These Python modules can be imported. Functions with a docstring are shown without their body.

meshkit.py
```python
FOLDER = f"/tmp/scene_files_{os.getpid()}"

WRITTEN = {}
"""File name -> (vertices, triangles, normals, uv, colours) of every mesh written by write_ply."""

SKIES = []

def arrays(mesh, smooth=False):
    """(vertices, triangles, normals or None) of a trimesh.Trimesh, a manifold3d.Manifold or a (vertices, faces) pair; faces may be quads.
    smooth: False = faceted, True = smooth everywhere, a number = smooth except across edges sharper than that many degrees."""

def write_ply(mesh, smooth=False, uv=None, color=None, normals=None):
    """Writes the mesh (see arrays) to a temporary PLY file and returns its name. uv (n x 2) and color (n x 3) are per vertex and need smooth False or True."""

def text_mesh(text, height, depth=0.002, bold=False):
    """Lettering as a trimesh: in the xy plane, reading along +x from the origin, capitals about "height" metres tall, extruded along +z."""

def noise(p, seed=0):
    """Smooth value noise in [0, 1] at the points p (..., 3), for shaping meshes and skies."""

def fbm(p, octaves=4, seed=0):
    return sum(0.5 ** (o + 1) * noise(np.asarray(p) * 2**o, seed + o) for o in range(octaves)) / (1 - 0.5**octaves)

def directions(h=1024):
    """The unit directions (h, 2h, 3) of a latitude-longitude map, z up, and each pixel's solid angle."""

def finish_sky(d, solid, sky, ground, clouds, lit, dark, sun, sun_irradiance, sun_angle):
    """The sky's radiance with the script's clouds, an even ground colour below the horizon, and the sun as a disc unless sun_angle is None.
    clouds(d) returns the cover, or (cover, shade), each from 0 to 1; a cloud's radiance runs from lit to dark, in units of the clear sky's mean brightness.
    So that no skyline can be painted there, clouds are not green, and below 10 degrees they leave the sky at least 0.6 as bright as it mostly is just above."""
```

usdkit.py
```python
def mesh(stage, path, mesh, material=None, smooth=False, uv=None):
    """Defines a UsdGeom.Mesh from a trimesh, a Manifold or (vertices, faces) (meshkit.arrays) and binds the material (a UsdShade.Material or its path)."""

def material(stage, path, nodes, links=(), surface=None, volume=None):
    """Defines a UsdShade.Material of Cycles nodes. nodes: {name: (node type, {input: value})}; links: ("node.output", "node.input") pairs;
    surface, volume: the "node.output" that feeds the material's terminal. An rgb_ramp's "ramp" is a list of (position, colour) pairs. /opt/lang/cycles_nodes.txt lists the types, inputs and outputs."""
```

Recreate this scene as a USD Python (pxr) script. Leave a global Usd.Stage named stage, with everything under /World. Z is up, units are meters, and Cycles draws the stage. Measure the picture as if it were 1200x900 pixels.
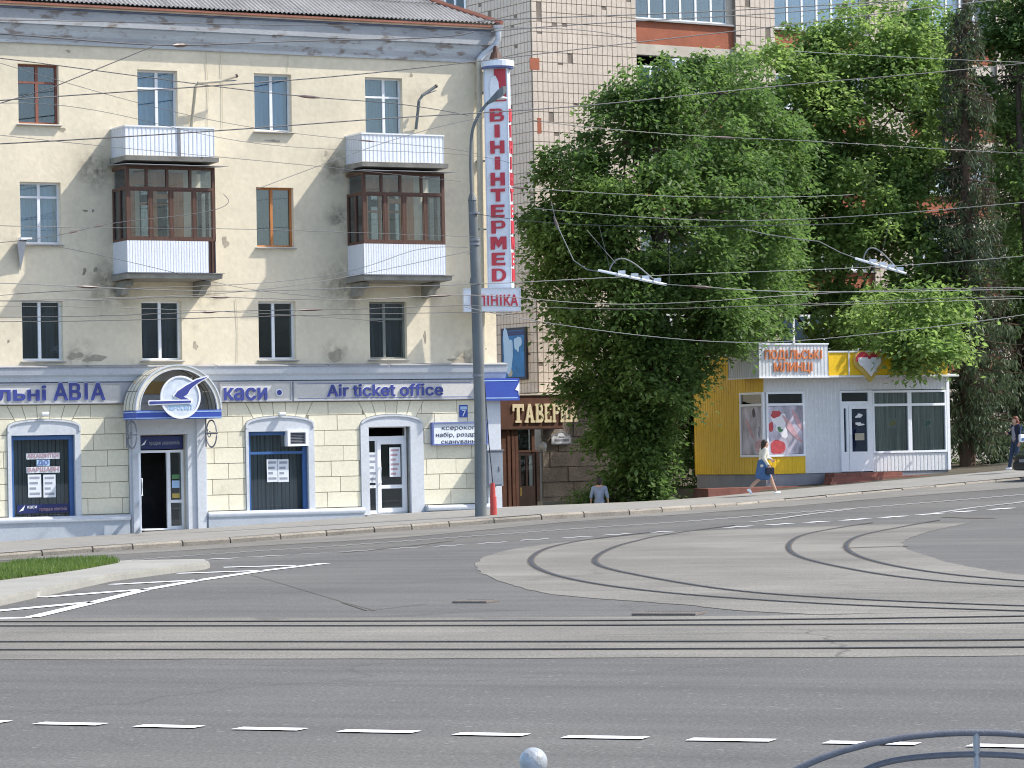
import math, random, re
import numpy as np, trimesh, manifold3d as mf
from shapely.geometry import Polygon, box as sbox, LineString, Point
from shapely.ops import unary_union
from shapely import affinity
from pxr import Usd, UsdGeom, UsdLux, UsdShade, Gf, Sdf, Vt
import usdkit, meshkit

random.seed(7); RNG = np.random.default_rng(7)
stage = Usd.Stage.CreateInMemory()
UsdGeom.SetStageUpAxis(stage, 'Z'); UsdGeom.SetStageMetersPerUnit(stage, 1.0)
UsdGeom.Xform.Define(stage, '/World'); UsdGeom.Scope.Define(stage, '/World/Looks')

# ------------------------------------------------------------------ camera, sky, sun, exposure
EXPOSURE, SKY, SUN = 0.64, 0.15, 1.0
FPX, EYE, PITCH, ROLL = 3700.0, 1.72, math.atan(74 / 3700.0), 0.02      # focal length in photo pixels (1200 wide)
_F = np.array([0, math.cos(PITCH), math.sin(PITCH)]); _R0 = np.array([1.0, 0, 0]); _U0 = np.array([0, -math.sin(PITCH), math.cos(PITCH)])
_R = _R0 * math.cos(ROLL) - _U0 * math.sin(ROLL); _U = _U0 * math.cos(ROLL) + _R0 * math.sin(ROLL)
EYEP = np.array([0, 0, EYE])
cam = UsdGeom.Camera.Define(stage, '/World/camera')
_m = Gf.Matrix4d(1); 
for _i, _v in enumerate((_R, _U, -_F, EYEP)):
    _m.SetRow(_i, Gf.Vec4d(*map(float, _v), 1.0 if _i == 3 else 0.0))
cam.AddTransformOp().Set(_m)
cam.CreateHorizontalApertureAttr(36.0); cam.CreateVerticalApertureAttr(27.0); cam.CreateFocalLengthAttr(36.0 * FPX / 1200)
cam.CreateExposureAttr(EXPOSURE)
SUNDIR = np.array([2.8, 0.25, 3.3]); SUNDIR /= np.linalg.norm(SUNDIR)
SUN_EL, SUN_ROT = math.asin(SUNDIR[2]), math.atan2(SUNDIR[0], SUNDIR[1])
skymat = usdkit.material(stage, '/World/Looks/sky_look', {
    's': ('sky_texture', {'sky_type': 'single_scattering', 'sun_disc': False, 'sun_elevation': SUN_EL, 'sun_rotation': SUN_ROT, 'aerosol_density': 1.6}),
    'b': ('background_shader', {'strength': SKY})}, [('s.color', 'b.color')], surface='b.background')
dome = UsdLux.DomeLight.Define(stage, '/World/sky')
UsdShade.MaterialBindingAPI.Apply(dome.GetPrim()).Bind(skymat); dome.GetPrim().SetCustomDataByKey('kind', 'structure')
sun = UsdLux.DistantLight.Define(stage, '/World/sun')
sun.CreateIntensityAttr(SUN); sun.CreateAngleAttr(0.5); sun.CreateNormalizeAttr(True); sun.CreateColorAttr(Gf.Vec3f(1.0, 0.95, 0.87))
_z = SUNDIR; _x = np.cross([0, 0, 1.0], _z); _x /= np.linalg.norm(_x); _y = np.cross(_z, _x)
_m = Gf.Matrix4d(1)
for _i, _v in enumerate((_x, _y, _z)):
    _m.SetRow(_i, Gf.Vec4d(*map(float, _v), 0.0))
sun.AddTransformOp().Set(_m)

# ------------------------------------------------------------------ measuring helpers: a photo pixel's ray cut with a real plane
def ray(px, py): return _F * FPX + _R * (px - 600) + _U * (450 - py)
def at(px, py, Y): d = ray(px, py); return EYEP + d * (Y / d[1])
def on_z(px, py, z=0.0): d = ray(px, py); return EYEP + d * ((z - EYE) / d[2])
class Frame:
    def __init__(s, o, deg):
        s.o = np.array(o, float); s.a = math.radians(deg); c, n = math.cos(s.a), math.sin(s.a)
        s.X = np.array([c, n, 0]); s.Y = np.array([-n, c, 0]); s.deg = deg
    def w(s, p): p = np.asarray(p, float); return s.o + s.X * p[0] + s.Y * p[1] + np.array([0, 0, p[2]])
    def l(s, P): d = np.asarray(P, float) - s.o; return np.array([d @ s.X, d @ s.Y, d[2]])
    def xz(s, px, py, y=0.0):                                  # on the plane y = const
        d = ray(px, py); q = s.l(EYEP + d * (((s.w((0, y, 0)) - EYEP) @ s.Y) / (d @ s.Y))); return q[0], q[2]
    def yz(s, px, py, x=0.0):
        d = ray(px, py); q = s.l(EYEP + d * (((s.w((x, 0, 0)) - EYEP) @ s.X) / (d @ s.X))); return q[1], q[2]
WF = Frame((0, 0, 0), 0)
MF = Frame((-7.039, 86, 0), 28)          # ticket office building: facade plane y = 0, y grows into the building
KF = Frame((7.806, 98, 0), 28)           # pancake kiosk, front corner at the origin
BF = Frame((at(624, 100, 112)[0], 112, 0), 33)   # tiled block of flats

# ------------------------------------------------------------------ prim helpers
_used = {}
def numbered(parent, name):
    k = (parent, name); n = _used.get(k, 0); _used[k] = n + 1
    return f'{parent}/{name}' if n == 0 else f'{parent}/{name}_{n:03d}'
def tagp(prim, label=None, cat=None, group=None, kind=None):
    for k, v in (('label', label), ('category', cat), ('group', group), ('kind', kind)):
        if v: prim.SetCustomDataByKey(k, v)
class T:                                                         # a thing: an Xform at its base
    def __init__(s, name, label, cat, fr, base, group=None, kind=None):
        s.fr, s.b = fr, np.asarray(base, float); s.path = numbered('/World', name)
        x = UsdGeom.Xform.Define(stage, s.path); x.AddTranslateOp().Set(Gf.Vec3d(*map(float, fr.w(s.b)))); x.AddRotateZOp().Set(fr.deg)
        s.prim = x.GetPrim(); tagp(s.prim, label, cat, group, kind)
def cat(ms): return trimesh.util.concatenate([m for m in ms if m is not None])
def part(parent, name, mesh, mat, smooth=False, label=None, kind=None):
    """mesh in the thing's frame coordinates -> Mesh prim under a thing (T) or under a part (P)"""
    th = parent if isinstance(parent, T) else parent.t
    path = numbered(parent.path, name)
    if isinstance(mesh, list): mesh = cat(mesh)
    if isinstance(mesh, mf.Manifold): v, f, _ = meshkit.arrays(mesh); mesh = trimesh.Trimesh(v, f, process=False)
    m = mesh.copy(); m.apply_translation(-th.b)
    g = usdkit.mesh(stage, path, m, M(mat), smooth)
    tagp(g.GetPrim(), label=label, kind=kind)
    class P: pass
    p = P(); p.t = th; p.path = path; p.prim = g.GetPrim(); return p
def single(name, mesh, mat, label=None, cat_=None, group=None, kind=None, smooth=False, fr=WF):
    path = numbered('/World', name)
    if isinstance(mesh, list): mesh = cat(mesh)
    m = mesh.copy(); v = np.array(m.vertices)
    m.vertices = fr.o + v[:, :1] * fr.X + v[:, 1:2] * fr.Y + v[:, 2:] * np.array([[0, 0, 1.0]])
    g = usdkit.mesh(stage, path, m, M(mat), smooth); tagp(g.GetPrim(), label, cat_, group, kind); return g.GetPrim()

def box(x0, x1, y0, y1, z0, z1):
    m = trimesh.creation.box([abs(x1 - x0), abs(y1 - y0), abs(z1 - z0)]); m.apply_translation([(x0 + x1) / 2, (y0 + y1) / 2, (z0 + z1) / 2]); return m
RX = trimesh.transformations.rotation_matrix(math.pi / 2, [1, 0, 0])
def slab(poly, y0, y1):                                           # polygon drawn in (x, z), thick from y0 to y1
    out = []
    for g in getattr(poly, 'geoms', [poly]):
        if g.is_empty or g.area < 1e-6: continue
        m = trimesh.creation.extrude_polygon(g, y1 - y0, engine='earcut'); m.apply_transform(RX); m.apply_translation([0, y1, 0]); out.append(m)
    return cat(out) if out else None
def flat(poly, z0, z1):                                           # polygon drawn in (x, y)
    out = []
    for g in getattr(poly, 'geoms', [poly]):
        if g.is_empty: continue
        m = trimesh.creation.extrude_polygon(g, z1 - z0, engine='earcut'); m.apply_translation([0, 0, z0]); out.append(m)
    return cat(out)
def side(poly, x0, x1):                                           # polygon drawn in (y, z)
    m = trimesh.creation.extrude_polygon(poly, x1 - x0, engine='earcut')
    v = np.array(m.vertices); m.vertices = np.stack([v[:, 2] + x0, v[:, 0], v[:, 1]], 1); return m
def tube(pts, r, sides=8, closed=False):
    p = np.asarray(pts, float); n = len(p); r = np.broadcast_to(np.asarray(r, float), (n,))
    t = np.gradient(p, axis=0) if not closed else np.roll(p, -1, 0) - np.roll(p, 1, 0)
    t /= np.linalg.norm(t, axis=1, keepdims=True) + 1e-12
    ref = np.array([0, 0, 1.0]) if abs(t[:, 2]).mean() < 0.8 else np.array([1.0, 0, 0])
    a = np.cross(t, ref); a /= np.linalg.norm(a, axis=1, keepdims=True) + 1e-9; b = np.cross(t, a)
    ang = np.arange(sides) * 2 * np.pi / sides
    v = (p[:, None] + r[:, None, None] * (np.cos(ang)[None, :, None] * a[:, None] + np.sin(ang)[None, :, None] * b[:, None])).reshape(-1, 3)
    F = []
    for i in range(n if closed else n - 1):
        k = (i + 1) % n
        for j in range(sides):
            q = (j + 1) % sides; F += [(i * sides + j, k * sides + j, k * sides + q), (i * sides + j, k * sides + q, i * sides + q)]
    if not closed:
        v = np.vstack([v, p[0], p[-1]]); c0, c1 = len(v) - 2, len(v) - 1
        for j in range(sides):
            q = (j + 1) % sides; F += [(c0, j, q), (c1, (n - 1) * sides + q, (n - 1) * sides + j)]
    return trimesh.Trimesh(v, np.array(F), process=False)
def cyl(x, y, z0, z1, r, r1=None, n=16):
    return tube([(x, y, z0), (x, y, z1)], [r, r if r1 is None else r1], n)
def ball(c, r, sub=2):
    m = trimesh.creation.icosphere(sub, 1.0); m.vertices = np.array(m.vertices) * np.asarray(r) + np.asarray(c); return m
def curve(pts, n=40):                                             # smooth curve through points
    from scipy.interpolate import PchipInterpolator, CubicSpline
    p = np.asarray(pts, float); s = np.r_[0, np.cumsum(np.linalg.norm(np.diff(p, axis=0), axis=1))]
    return CubicSpline(s, p)(np.linspace(0, s[-1], n))
def grid_mesh(xs, ys, zf):
    X, Y = np.meshgrid(xs, ys, indexing='ij'); Z = zf(X, Y); v = np.stack([X, Y, Z], -1).reshape(-1, 3); ny = len(ys); F = []
    for i in range(len(xs) - 1):
        for j in range(ny - 1):
            a = i * ny + j; F += [(a, a + ny, a + ny + 1), (a, a + ny + 1, a + 1)]
    return trimesh.Trimesh(v, np.array(F), process=False)
_txt, _raw = {}, {}
def rawb(s, h, d, bold):
    k = (s, round(h, 4), d, bold)
    if k not in _raw: _raw[k] = meshkit.text_mesh(s, h, d, bold).bounds
    return _raw[k]
def tmesh(s, h, d, bold):
    k = (s, round(h, 4), d, bold)
    if k not in _txt:
        _txt[k] = meshkit.text_mesh(s, h, d, bold)
        if s in 'ІI':
            b = _txt[k].bounds; c = (b[0][0] + b[1][0]) / 2; _txt[k] = box(c - h * (.10 if bold else .075), c + h * (.10 if bold else .075), 0, h, 0, d)
    return _txt[k].copy()
def letters(parent, s, x0, z0, h, y, mat, width=None, depth=0.02, bold=False, name='letter', halo=None):
    """each character is a mesh; reading along +x, facing -y"""
    full = rawb(s, h, depth, bold); k = 1.0 if width is None else width / (full[1][0] - full[0][0])
    back, out = [], None
    for i, ch in enumerate(s):
        if ch == ' ': continue
        own = tmesh(ch, h, depth, bold); off = rawb(s[:i + 1], h, depth, bold)[1][0] - rawb(ch, h, depth, bold)[1][0]
        def put(m, yy):
            m.apply_translation([off - full[0][0], 0, 0]); m.apply_scale([k, 1, 1]); m.apply_transform(RX); m.apply_translation([x0, yy, z0]); return m
        lt = part(parent, name, put(own, y), mat)
        if halo:
            hm = tmesh(ch, h, depth * 0.5, True); hm2 = hm.copy(); cx, cy = hm2.bounds.mean(0)[:2]
            hm2.apply_translation([-cx, -cy, 0]); hm2.apply_scale([1.1, 1.07, 1]); hm2.apply_translation([cx, cy, 0])
            part(lt, 'outline', put(hm2, y + depth * 0.4), halo)
def lettering(parent, s, x0, z0, h, y, mat, width=None, depth=0.01, bold=False, name='lettering'):
    m = tmesh(s, h, depth, bold); b = m.bounds; m.apply_translation([-b[0][0], 0, 0])
    if width: m.apply_scale([width / (b[1][0] - b[0][0]), 1, 1])
    m.apply_transform(RX); m.apply_translation([x0, y, z0]); return part(parent, name, m, mat)
def mesh_of(man):
    v, f, _ = meshkit.arrays(man); return trimesh.Trimesh(v, f, process=True)

# ------------------------------------------------------------------ materials
_defs, _made = {}, {}
def M(name):
    if name not in _made:
        nodes, links, surf = _defs[name]; _made[name] = usdkit.material(stage, '/World/Looks/' + name, nodes, links, surface=surf)
    return _made[name]
def plain(name, c, rough=0.6, var=0.12, scale=2.0, metallic=0.0, bump=0.0, bscale=30.0, spec=0.4, stretch=(1, 1, 1), fine=0.06, dirt=None, dirt_at=(0.62, 0.75), dirt_scale=1.2):
    c = np.array(c, float)
    nodes = {'g': ('geometry', {}), 'm': ('mapping', {'scale': stretch}), 'n': ('noise_texture', {'scale': scale, 'detail': 6.0, 'roughness': 0.6}),
             'r': ('rgb_ramp', {'ramp': [(0.3, tuple(c * (1 - var))), (0.7, tuple(np.minimum(c * (1 + var), 0.95)))]}),
             'n2': ('noise_texture', {'scale': scale * 14, 'detail': 3.0}), 'r2': ('rgb_ramp', {'ramp': [(0.3, (1 - fine,) * 3), (0.7, (1 + fine,) * 3)]}),
             'x': ('mix', {'mix_type': 'multiply', 'fac': 1.0}),
             'p': ('principled_bsdf', {'roughness': rough, 'metallic': metallic, 'specular_ior_level': spec})}
    links = [('g.position', 'm.vector'), ('m.vector', 'n.vector'), ('m.vector', 'n2.vector'), ('n.fac', 'r.fac'), ('n2.fac', 'r2.fac'), ('r.color', 'x.color1'), ('r2.color', 'x.color2')]
    last = 'x.color'
    if dirt is not None:
        nodes |= {'n3': ('noise_texture', {'scale': dirt_scale, 'detail': 8.0, 'roughness': 0.62}), 'r3': ('rgb_ramp', {'ramp': [(dirt_at[0], (0, 0, 0)), (dirt_at[1], (1, 1, 1))]}), 'y': ('mix', {'color2': dirt})}
        links += [('m.vector', 'n3.vector'), ('n3.fac', 'r3.fac'), ('r3.color', 'y.fac'), (last, 'y.color1')]; last = 'y.color'
    links.append((last, 'p.base_color'))
    if bump:
        nodes |= {'nb': ('noise_texture', {'scale': bscale, 'detail': 4.0}), 'b': ('bump', {'strength': bump, 'distance': 0.02})}
        links += [('g.position', 'nb.vector'), ('nb.fac', 'b.height'), ('b.normal', 'p.normal')]
    _defs[name] = (nodes, links, 'p.BSDF')
plain('stucco', (0.74, 0.66, 0.50), 0.9, 0.11, 0.5, bump=0.25, bscale=9, fine=0.05, dirt=(0.46, 0.40, 0.30), dirt_at=(0.60, 0.85), dirt_scale=0.75)
plain('stone_cream', (0.77, 0.725, 0.565), 0.85, 0.05, 0.8, bump=0.2, bscale=14, fine=0.05, dirt=(0.55, 0.49, 0.34), dirt_at=(0.62, 0.85), dirt_scale=1.1)
plain('stone_cream_b', (0.74, 0.695, 0.54), 0.85, 0.06, 0.9, bump=0.2, bscale=14, fine=0.05, dirt=(0.5, 0.46, 0.33), dirt_at=(0.6, 0.85), dirt_scale=1.0)
plain('joint', (0.45, 0.415, 0.33), 0.95, 0.1)
plain('cornice', (0.37, 0.385, 0.40), 0.9, 0.16, 0.6, bump=0.3, bscale=8, fine=0.06, stretch=(1, 1, 3.0), dirt=(0.22, 0.19, 0.17), dirt_at=(0.54, 0.63), dirt_scale=1.7)
plain('ledge_grey', (0.44, 0.47, 0.51), 0.8, 0.08, 1.0, dirt=(0.35, 0.36, 0.38), dirt_scale=1.2)
plain('surround', (0.57, 0.60, 0.64), 0.75, 0.06, 1.0, dirt=(0.5, 0.53, 0.58))
plain('plinth', (0.40, 0.44, 0.49), 0.8, 0.08, 1.2, dirt=(0.33, 0.35, 0.38))
plain('flashing', (0.33, 0.33, 0.34), 0.6, 0.15, 2)
plain('bare_plaster', (0.40, 0.35, 0.27), 0.95, 0.18, 5, bump=0.4)
plain('damp', (0.30, 0.26, 0.20), 0.95, 0.3, 5)
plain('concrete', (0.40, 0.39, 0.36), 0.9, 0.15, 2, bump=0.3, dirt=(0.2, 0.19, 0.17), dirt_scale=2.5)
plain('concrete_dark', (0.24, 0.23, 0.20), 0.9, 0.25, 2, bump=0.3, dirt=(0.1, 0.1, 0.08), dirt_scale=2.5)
plain('white_metal', (0.80, 0.82, 0.86), 0.45, 0.03, 1.5, dirt=(0.62, 0.62, 0.62), dirt_at=(0.66, 0.9))
plain('grey_and_shaded_metal', (0.62, 0.64, 0.68), 0.5, 0.05, 1.5)  # grey trims; also a darkened white sheet for shaded left sides
plain('white_pvc', (0.82, 0.84, 0.87), 0.35, 0.03, 2)
plain('brown_wood', (0.10, 0.05, 0.034), 0.6, 0.25, 4, stretch=(4, 4, .6))
plain('red_wood', (0.26, 0.10, 0.07), 0.6, 0.2, 4, stretch=(4, 4, .6))
plain('orange_wood', (0.50, 0.20, 0.065), 0.5, 0.25, 4, stretch=(6, 6, .5))
plain('old_wood', (0.22, 0.24, 0.22), 0.7, 0.15, 4)
plain('curtain_white', (0.36, 0.42, 0.46), 0.9, 0.25, 3, stretch=(5, 5, .15))
plain('sky_tint_curtain', (0.30, 0.46, 0.66), 0.9, 0.2, 3, stretch=(5, 5, .15))  # blue sky reflection put into the colour of panels behind the panes
plain('curtain_dark', (0.09, 0.10, 0.11), 0.9, 0.4, 3, stretch=(5, 5, .1))
plain('blinds', (0.28, 0.30, 0.31), 0.8, 0.35, 4, stretch=(6, 6, .05))
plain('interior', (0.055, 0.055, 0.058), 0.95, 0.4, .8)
plain('slate', (0.30, 0.29, 0.28), 0.9, 0.2, 1.0, fine=0.12, dirt=(0.15, 0.14, 0.13), dirt_scale=1.5)
plain('rust_trim', (0.30, 0.12, 0.08), 0.7, 0.2, 2)
plain('lead_trim', (0.12, 0.13, 0.20), 0.6, 0.2, 2)
plain('wood_fascia', (0.62, 0.50, 0.36), 0.8, 0.2, 2)
plain('sign_grey', (0.58, 0.57, 0.54), 0.6, 0.05, 1)
plain('sign_frame', (0.42, 0.43, 0.46), 0.5, 0.05, 1)
plain('blue_paint', (0.05, 0.065, 0.27), 0.4, 0.06, 2)
plain('deep_blue', (0.02, 0.03, 0.12), 0.35, 0.06, 2)
plain('royal_blue', (0.045, 0.085, 0.38), 0.35, 0.06, 2)
plain('shop_blue', (0.05, 0.13, 0.33), 0.4, 0.08, 2)
plain('white_paint', (0.82, 0.83, 0.86), 0.5, 0.03, 2)
plain('silver', (0.62, 0.68, 0.76), 0.3, 0.12, 6)
plain('pale_blue', (0.40, 0.58, 0.80), 0.4, 0.05, 2)
plain('canopy_cream', (0.70, 0.66, 0.54), 0.5, 0.06, 2)
plain('canopy_rib', (0.20, 0.19, 0.18), 0.5, 0.1, 2)
plain('canopy_wood', (0.42, 0.27, 0.10), 0.6, 0.15, 3)
plain('red_sign', (0.50, 0.05, 0.07), 0.45, 0.05, 3)
plain('sign_white', (0.74, 0.78, 0.84), 0.4, 0.04, 1.5)
plain('iron', (0.20, 0.21, 0.24), 0.5, 0.15, 4)
plain('pole_grey', (0.13, 0.145, 0.15), 0.6, 0.2, 2, stretch=(1, 1, .4), dirt=(0.1, 0.1, 0.1), dirt_scale=2)
plain('box_grey', (0.22, 0.25, 0.29), 0.55, 0.12, 2)
plain('pipe_cream', (0.50, 0.46, 0.36), 0.7, 0.2, 2, stretch=(1, 1, .3), dirt=(0.25, 0.2, 0.14), dirt_scale=2.0)
plain('galvanised', (0.55, 0.57, 0.60), 0.4, 0.15, 3, metallic=0.3)
plain('red_post', (0.50, 0.07, 0.06), 0.6, 0.15, 3)
plain('wire_black', (0.05, 0.05, 0.055), 0.6, 0.2, 3)
plain('wire_grey', (0.075, 0.078, 0.08), 0.5, 0.2, 3)
plain('wire_steel', (0.17, 0.175, 0.175), 0.7, 0.15, 3)
plain('insulator', (0.09, 0.06, 0.05), 0.4, 0.2, 3)
def road_mat(name, c, dark, light, crack=0.5, streak=(0.06, 0.9, 1), fleck=0.4, seed=0.0):
    c, dark, light = np.array(c), np.array(dark), np.array(light)
    nodes = {'g': ('geometry', {}), 'mr': ('mapping', {'rotation': (0, 0, 0.38), 'location': (seed, seed * 1.7, 0)}), 'ms': ('mapping', {'scale': streak}),
             'n1': ('noise_texture', {'scale': 0.22, 'detail': 7.0, 'roughness': 0.62}), 'r1': ('rgb_ramp', {'ramp': [(0.32, tuple(dark)), (0.5, tuple(c)), (0.68, tuple(light))]}),
             'n2': ('noise_texture', {'scale': 1.6, 'detail': 5.0, 'roughness': 0.65}), 'r2': ('rgb_ramp', {'ramp': [(0.3, (0.84,) * 3), (0.7, (1.14,) * 3)]}), 'x2': ('mix', {'mix_type': 'multiply', 'fac': 1.0}),
             'n3': ('noise_texture', {'scale': 38.0, 'detail': 3.0, 'roughness': 0.7}), 'r3': ('rgb_ramp', {'ramp': [(0.36, (0.70,) * 3), (0.5, (1.0,) * 3), (0.64, (1.34,) * 3)]}), 'x3': ('mix', {'mix_type': 'multiply', 'fac': 1.0}),
             'nf': ('noise_texture', {'scale': 14.0, 'detail': 2.0}), 'rf': ('rgb_ramp', {'ramp': [(0.66, (0, 0, 0)), (0.72, (fleck,) * 3)]}), 'xf': ('mix', {'color2': (0.36, 0.355, 0.34)}),
             'nd': ('noise_texture', {'scale': 0.7, 'detail': 5.0}), 'vd': ('vector_math', {'math_type': 'multiply_add', 'vector2': (1.6, 1.6, 0)}), 'v': ('voronoi_texture', {'feature': 'distance_to_edge', 'scale': 0.16}),
             'rv': ('rgb_ramp', {'ramp': [(0.0, (1, 1, 1)), (0.007, (0, 0, 0))]}), 'nm': ('noise_texture', {'scale': 0.12, 'detail': 3.0}), 'rm': ('rgb_ramp', {'ramp': [(0.48, (0, 0, 0)), (0.6, (crack,) * 3)]}), 'mm': ('math', {'math_type': 'multiply'}), 'xc': ('mix', {'color2': tuple(dark * 0.45)}),
             'b': ('bump', {'strength': 0.5, 'distance': 0.012}), 'p': ('principled_bsdf', {'roughness': 0.9, 'specular_ior_level': 0.35})}
    links = [('g.position', 'mr.vector'), ('mr.vector', 'ms.vector'), ('mr.vector', 'n1.vector'), ('ms.vector', 'n2.vector'), ('mr.vector', 'n3.vector'), ('mr.vector', 'nf.vector'), ('mr.vector', 'nd.vector'), ('nd.color', 'vd.vector1'), ('mr.vector', 'vd.vector3'), ('vd.vector', 'v.vector'), ('v.distance', 'rv.fac'), ('mr.vector', 'nm.vector'), ('nm.fac', 'rm.fac'),
             ('n1.fac', 'r1.fac'), ('n2.fac', 'r2.fac'), ('r1.color', 'x2.color1'), ('r2.color', 'x2.color2'), ('n3.fac', 'r3.fac'), ('x2.color', 'x3.color1'), ('r3.color', 'x3.color2'), ('nf.fac', 'rf.fac'), ('rf.color', 'xf.fac'), ('x3.color', 'xf.color1'),
             ('rv.color', 'mm.value1'), ('rm.color', 'mm.value2'), ('mm.value', 'xc.fac'), ('xf.color', 'xc.color1'), ('xc.color', 'p.base_color'), ('n3.fac', 'b.height'), ('b.normal', 'p.normal')]
    _defs[name] = (nodes, links, 'p.BSDF')
road_mat('asphalt', (0.113, 0.110, 0.104), (0.096, 0.094, 0.090), (0.134, 0.130, 0.121), 0.35)
road_mat('track_bed', (0.180, 0.171, 0.150), (0.132, 0.126, 0.112), (0.228, 0.217, 0.190), 0.7, (0.10, 1.6, 1), 0.3, 13.0)
plain('asphalt_old', (0.185, 0.178, 0.162), 0.95, 0.14, 0.5, bump=0.5, bscale=40, fine=0.14, dirt=(0.135, 0.13, 0.122), dirt_at=(0.45, 0.7), dirt_scale=0.6, stretch=(0.3, 1, 1))
plain('sidewalk', (0.235, 0.23, 0.215), 0.95, 0.1, 0.7, bump=0.4, bscale=40, fine=0.1, dirt=(0.19, 0.186, 0.175), dirt_scale=0.8)
plain('kerb_stone', (0.25, 0.225, 0.19), 0.9, 0.18, 1.4, bump=0.5, bscale=18, fine=0.15)
plain('kerb_stone_b', (0.29, 0.26, 0.215), 0.9, 0.18, 1.4, bump=0.5, bscale=18, fine=0.15)
plain('island_concrete', (0.29, 0.284, 0.255), 0.9, 0.1, 1.0, bump=0.3, fine=0.08, dirt=(0.21, 0.206, 0.188), dirt_scale=0.7)
plain('line_paint', (0.78, 0.78, 0.80), 0.7, 0.06, 3, fine=0.08)
plain('line_worn', (0.42, 0.42, 0.42), 0.8, 0.2, 6, fine=0.2)
plain('rail_steel', (0.045, 0.043, 0.045), 0.5, 0.2, 3)
plain('rail_groove', (0.10, 0.086, 0.07), 0.95, 0.3, 4)
plain('rust_grate', (0.155, 0.135, 0.12), 0.9, 0.25, 8)
plain('earth', (0.07, 0.06, 0.042), 0.98, 0.35, 1.5, bump=0.6)
plain('grass_ground', (0.05, 0.07, 0.025), 0.98, 0.3, 1.5)
plain('added_ridge_side', (0.085, 0.09, 0.075), 0.98, 0.3, .2)  # surface of the added ridge mirrored in the windows
plain('red_brick_step', (0.24, 0.10, 0.075), 0.9, 0.2, 3, bump=0.3)
plain('kiosk_yellow', (0.74, 0.47, 0.015), 0.45, 0.08, 1.0, dirt=(0.5, 0.36, 0.06), dirt_at=(.62, .9))
plain('kiosk_white', (0.66, 0.67, 0.68), 0.45, 0.05, 1.0, dirt=(0.48, 0.5, 0.53))
plain('kiosk_plinth', (0.25, 0.25, 0.27), 0.9, 0.12, 2)
plain('orange_letter', (0.62, 0.20, 0.07), 0.5, 0.05, 3)
plain('poster_lilac', (0.46, 0.43, 0.50), 0.4, 0.5, 2.2, stretch=(1.8, 1.8, .7))
plain('print_red', (0.50, 0.07, 0.08), 0.5, 0.25, 8)
plain('print_rose', (0.58, 0.35, 0.38), 0.5, 0.25, 5)
plain('print_green', (0.10, 0.26, 0.10), 0.5, 0.2, 5)
plain('print_white', (0.80, 0.78, 0.80), 0.5, 0.05, 5)
plain('print_dark', (0.10, 0.07, 0.08), 0.5, 0.2, 5)
plain('print_blue', (0.03, 0.17, 0.42), 0.5, 0.25, 2)
plain('kiosk_curtain', (0.46, 0.40, 0.30), 0.9, 0.5, 3, stretch=(5, 5, .15))
plain('paper', (0.70, 0.74, 0.78), 0.7, 0.05, 6)
plain('ink_blue', (0.14, 0.18, 0.40), 0.7, 0.1, 6)
plain('ink_grey', (0.30, 0.32, 0.38), 0.7, 0.1, 6)
plain('ink_rose', (0.45, 0.30, 0.33), 0.7, 0.1, 6)
plain('ink_black', (0.05, 0.05, 0.07), 0.6, 0.1, 6)
plain('tan', (0.45, 0.40, 0.30), 0.6, 0.2, 3)
plain('gold', (0.55, 0.40, 0.10), 0.5, 0.1, 3)
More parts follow.
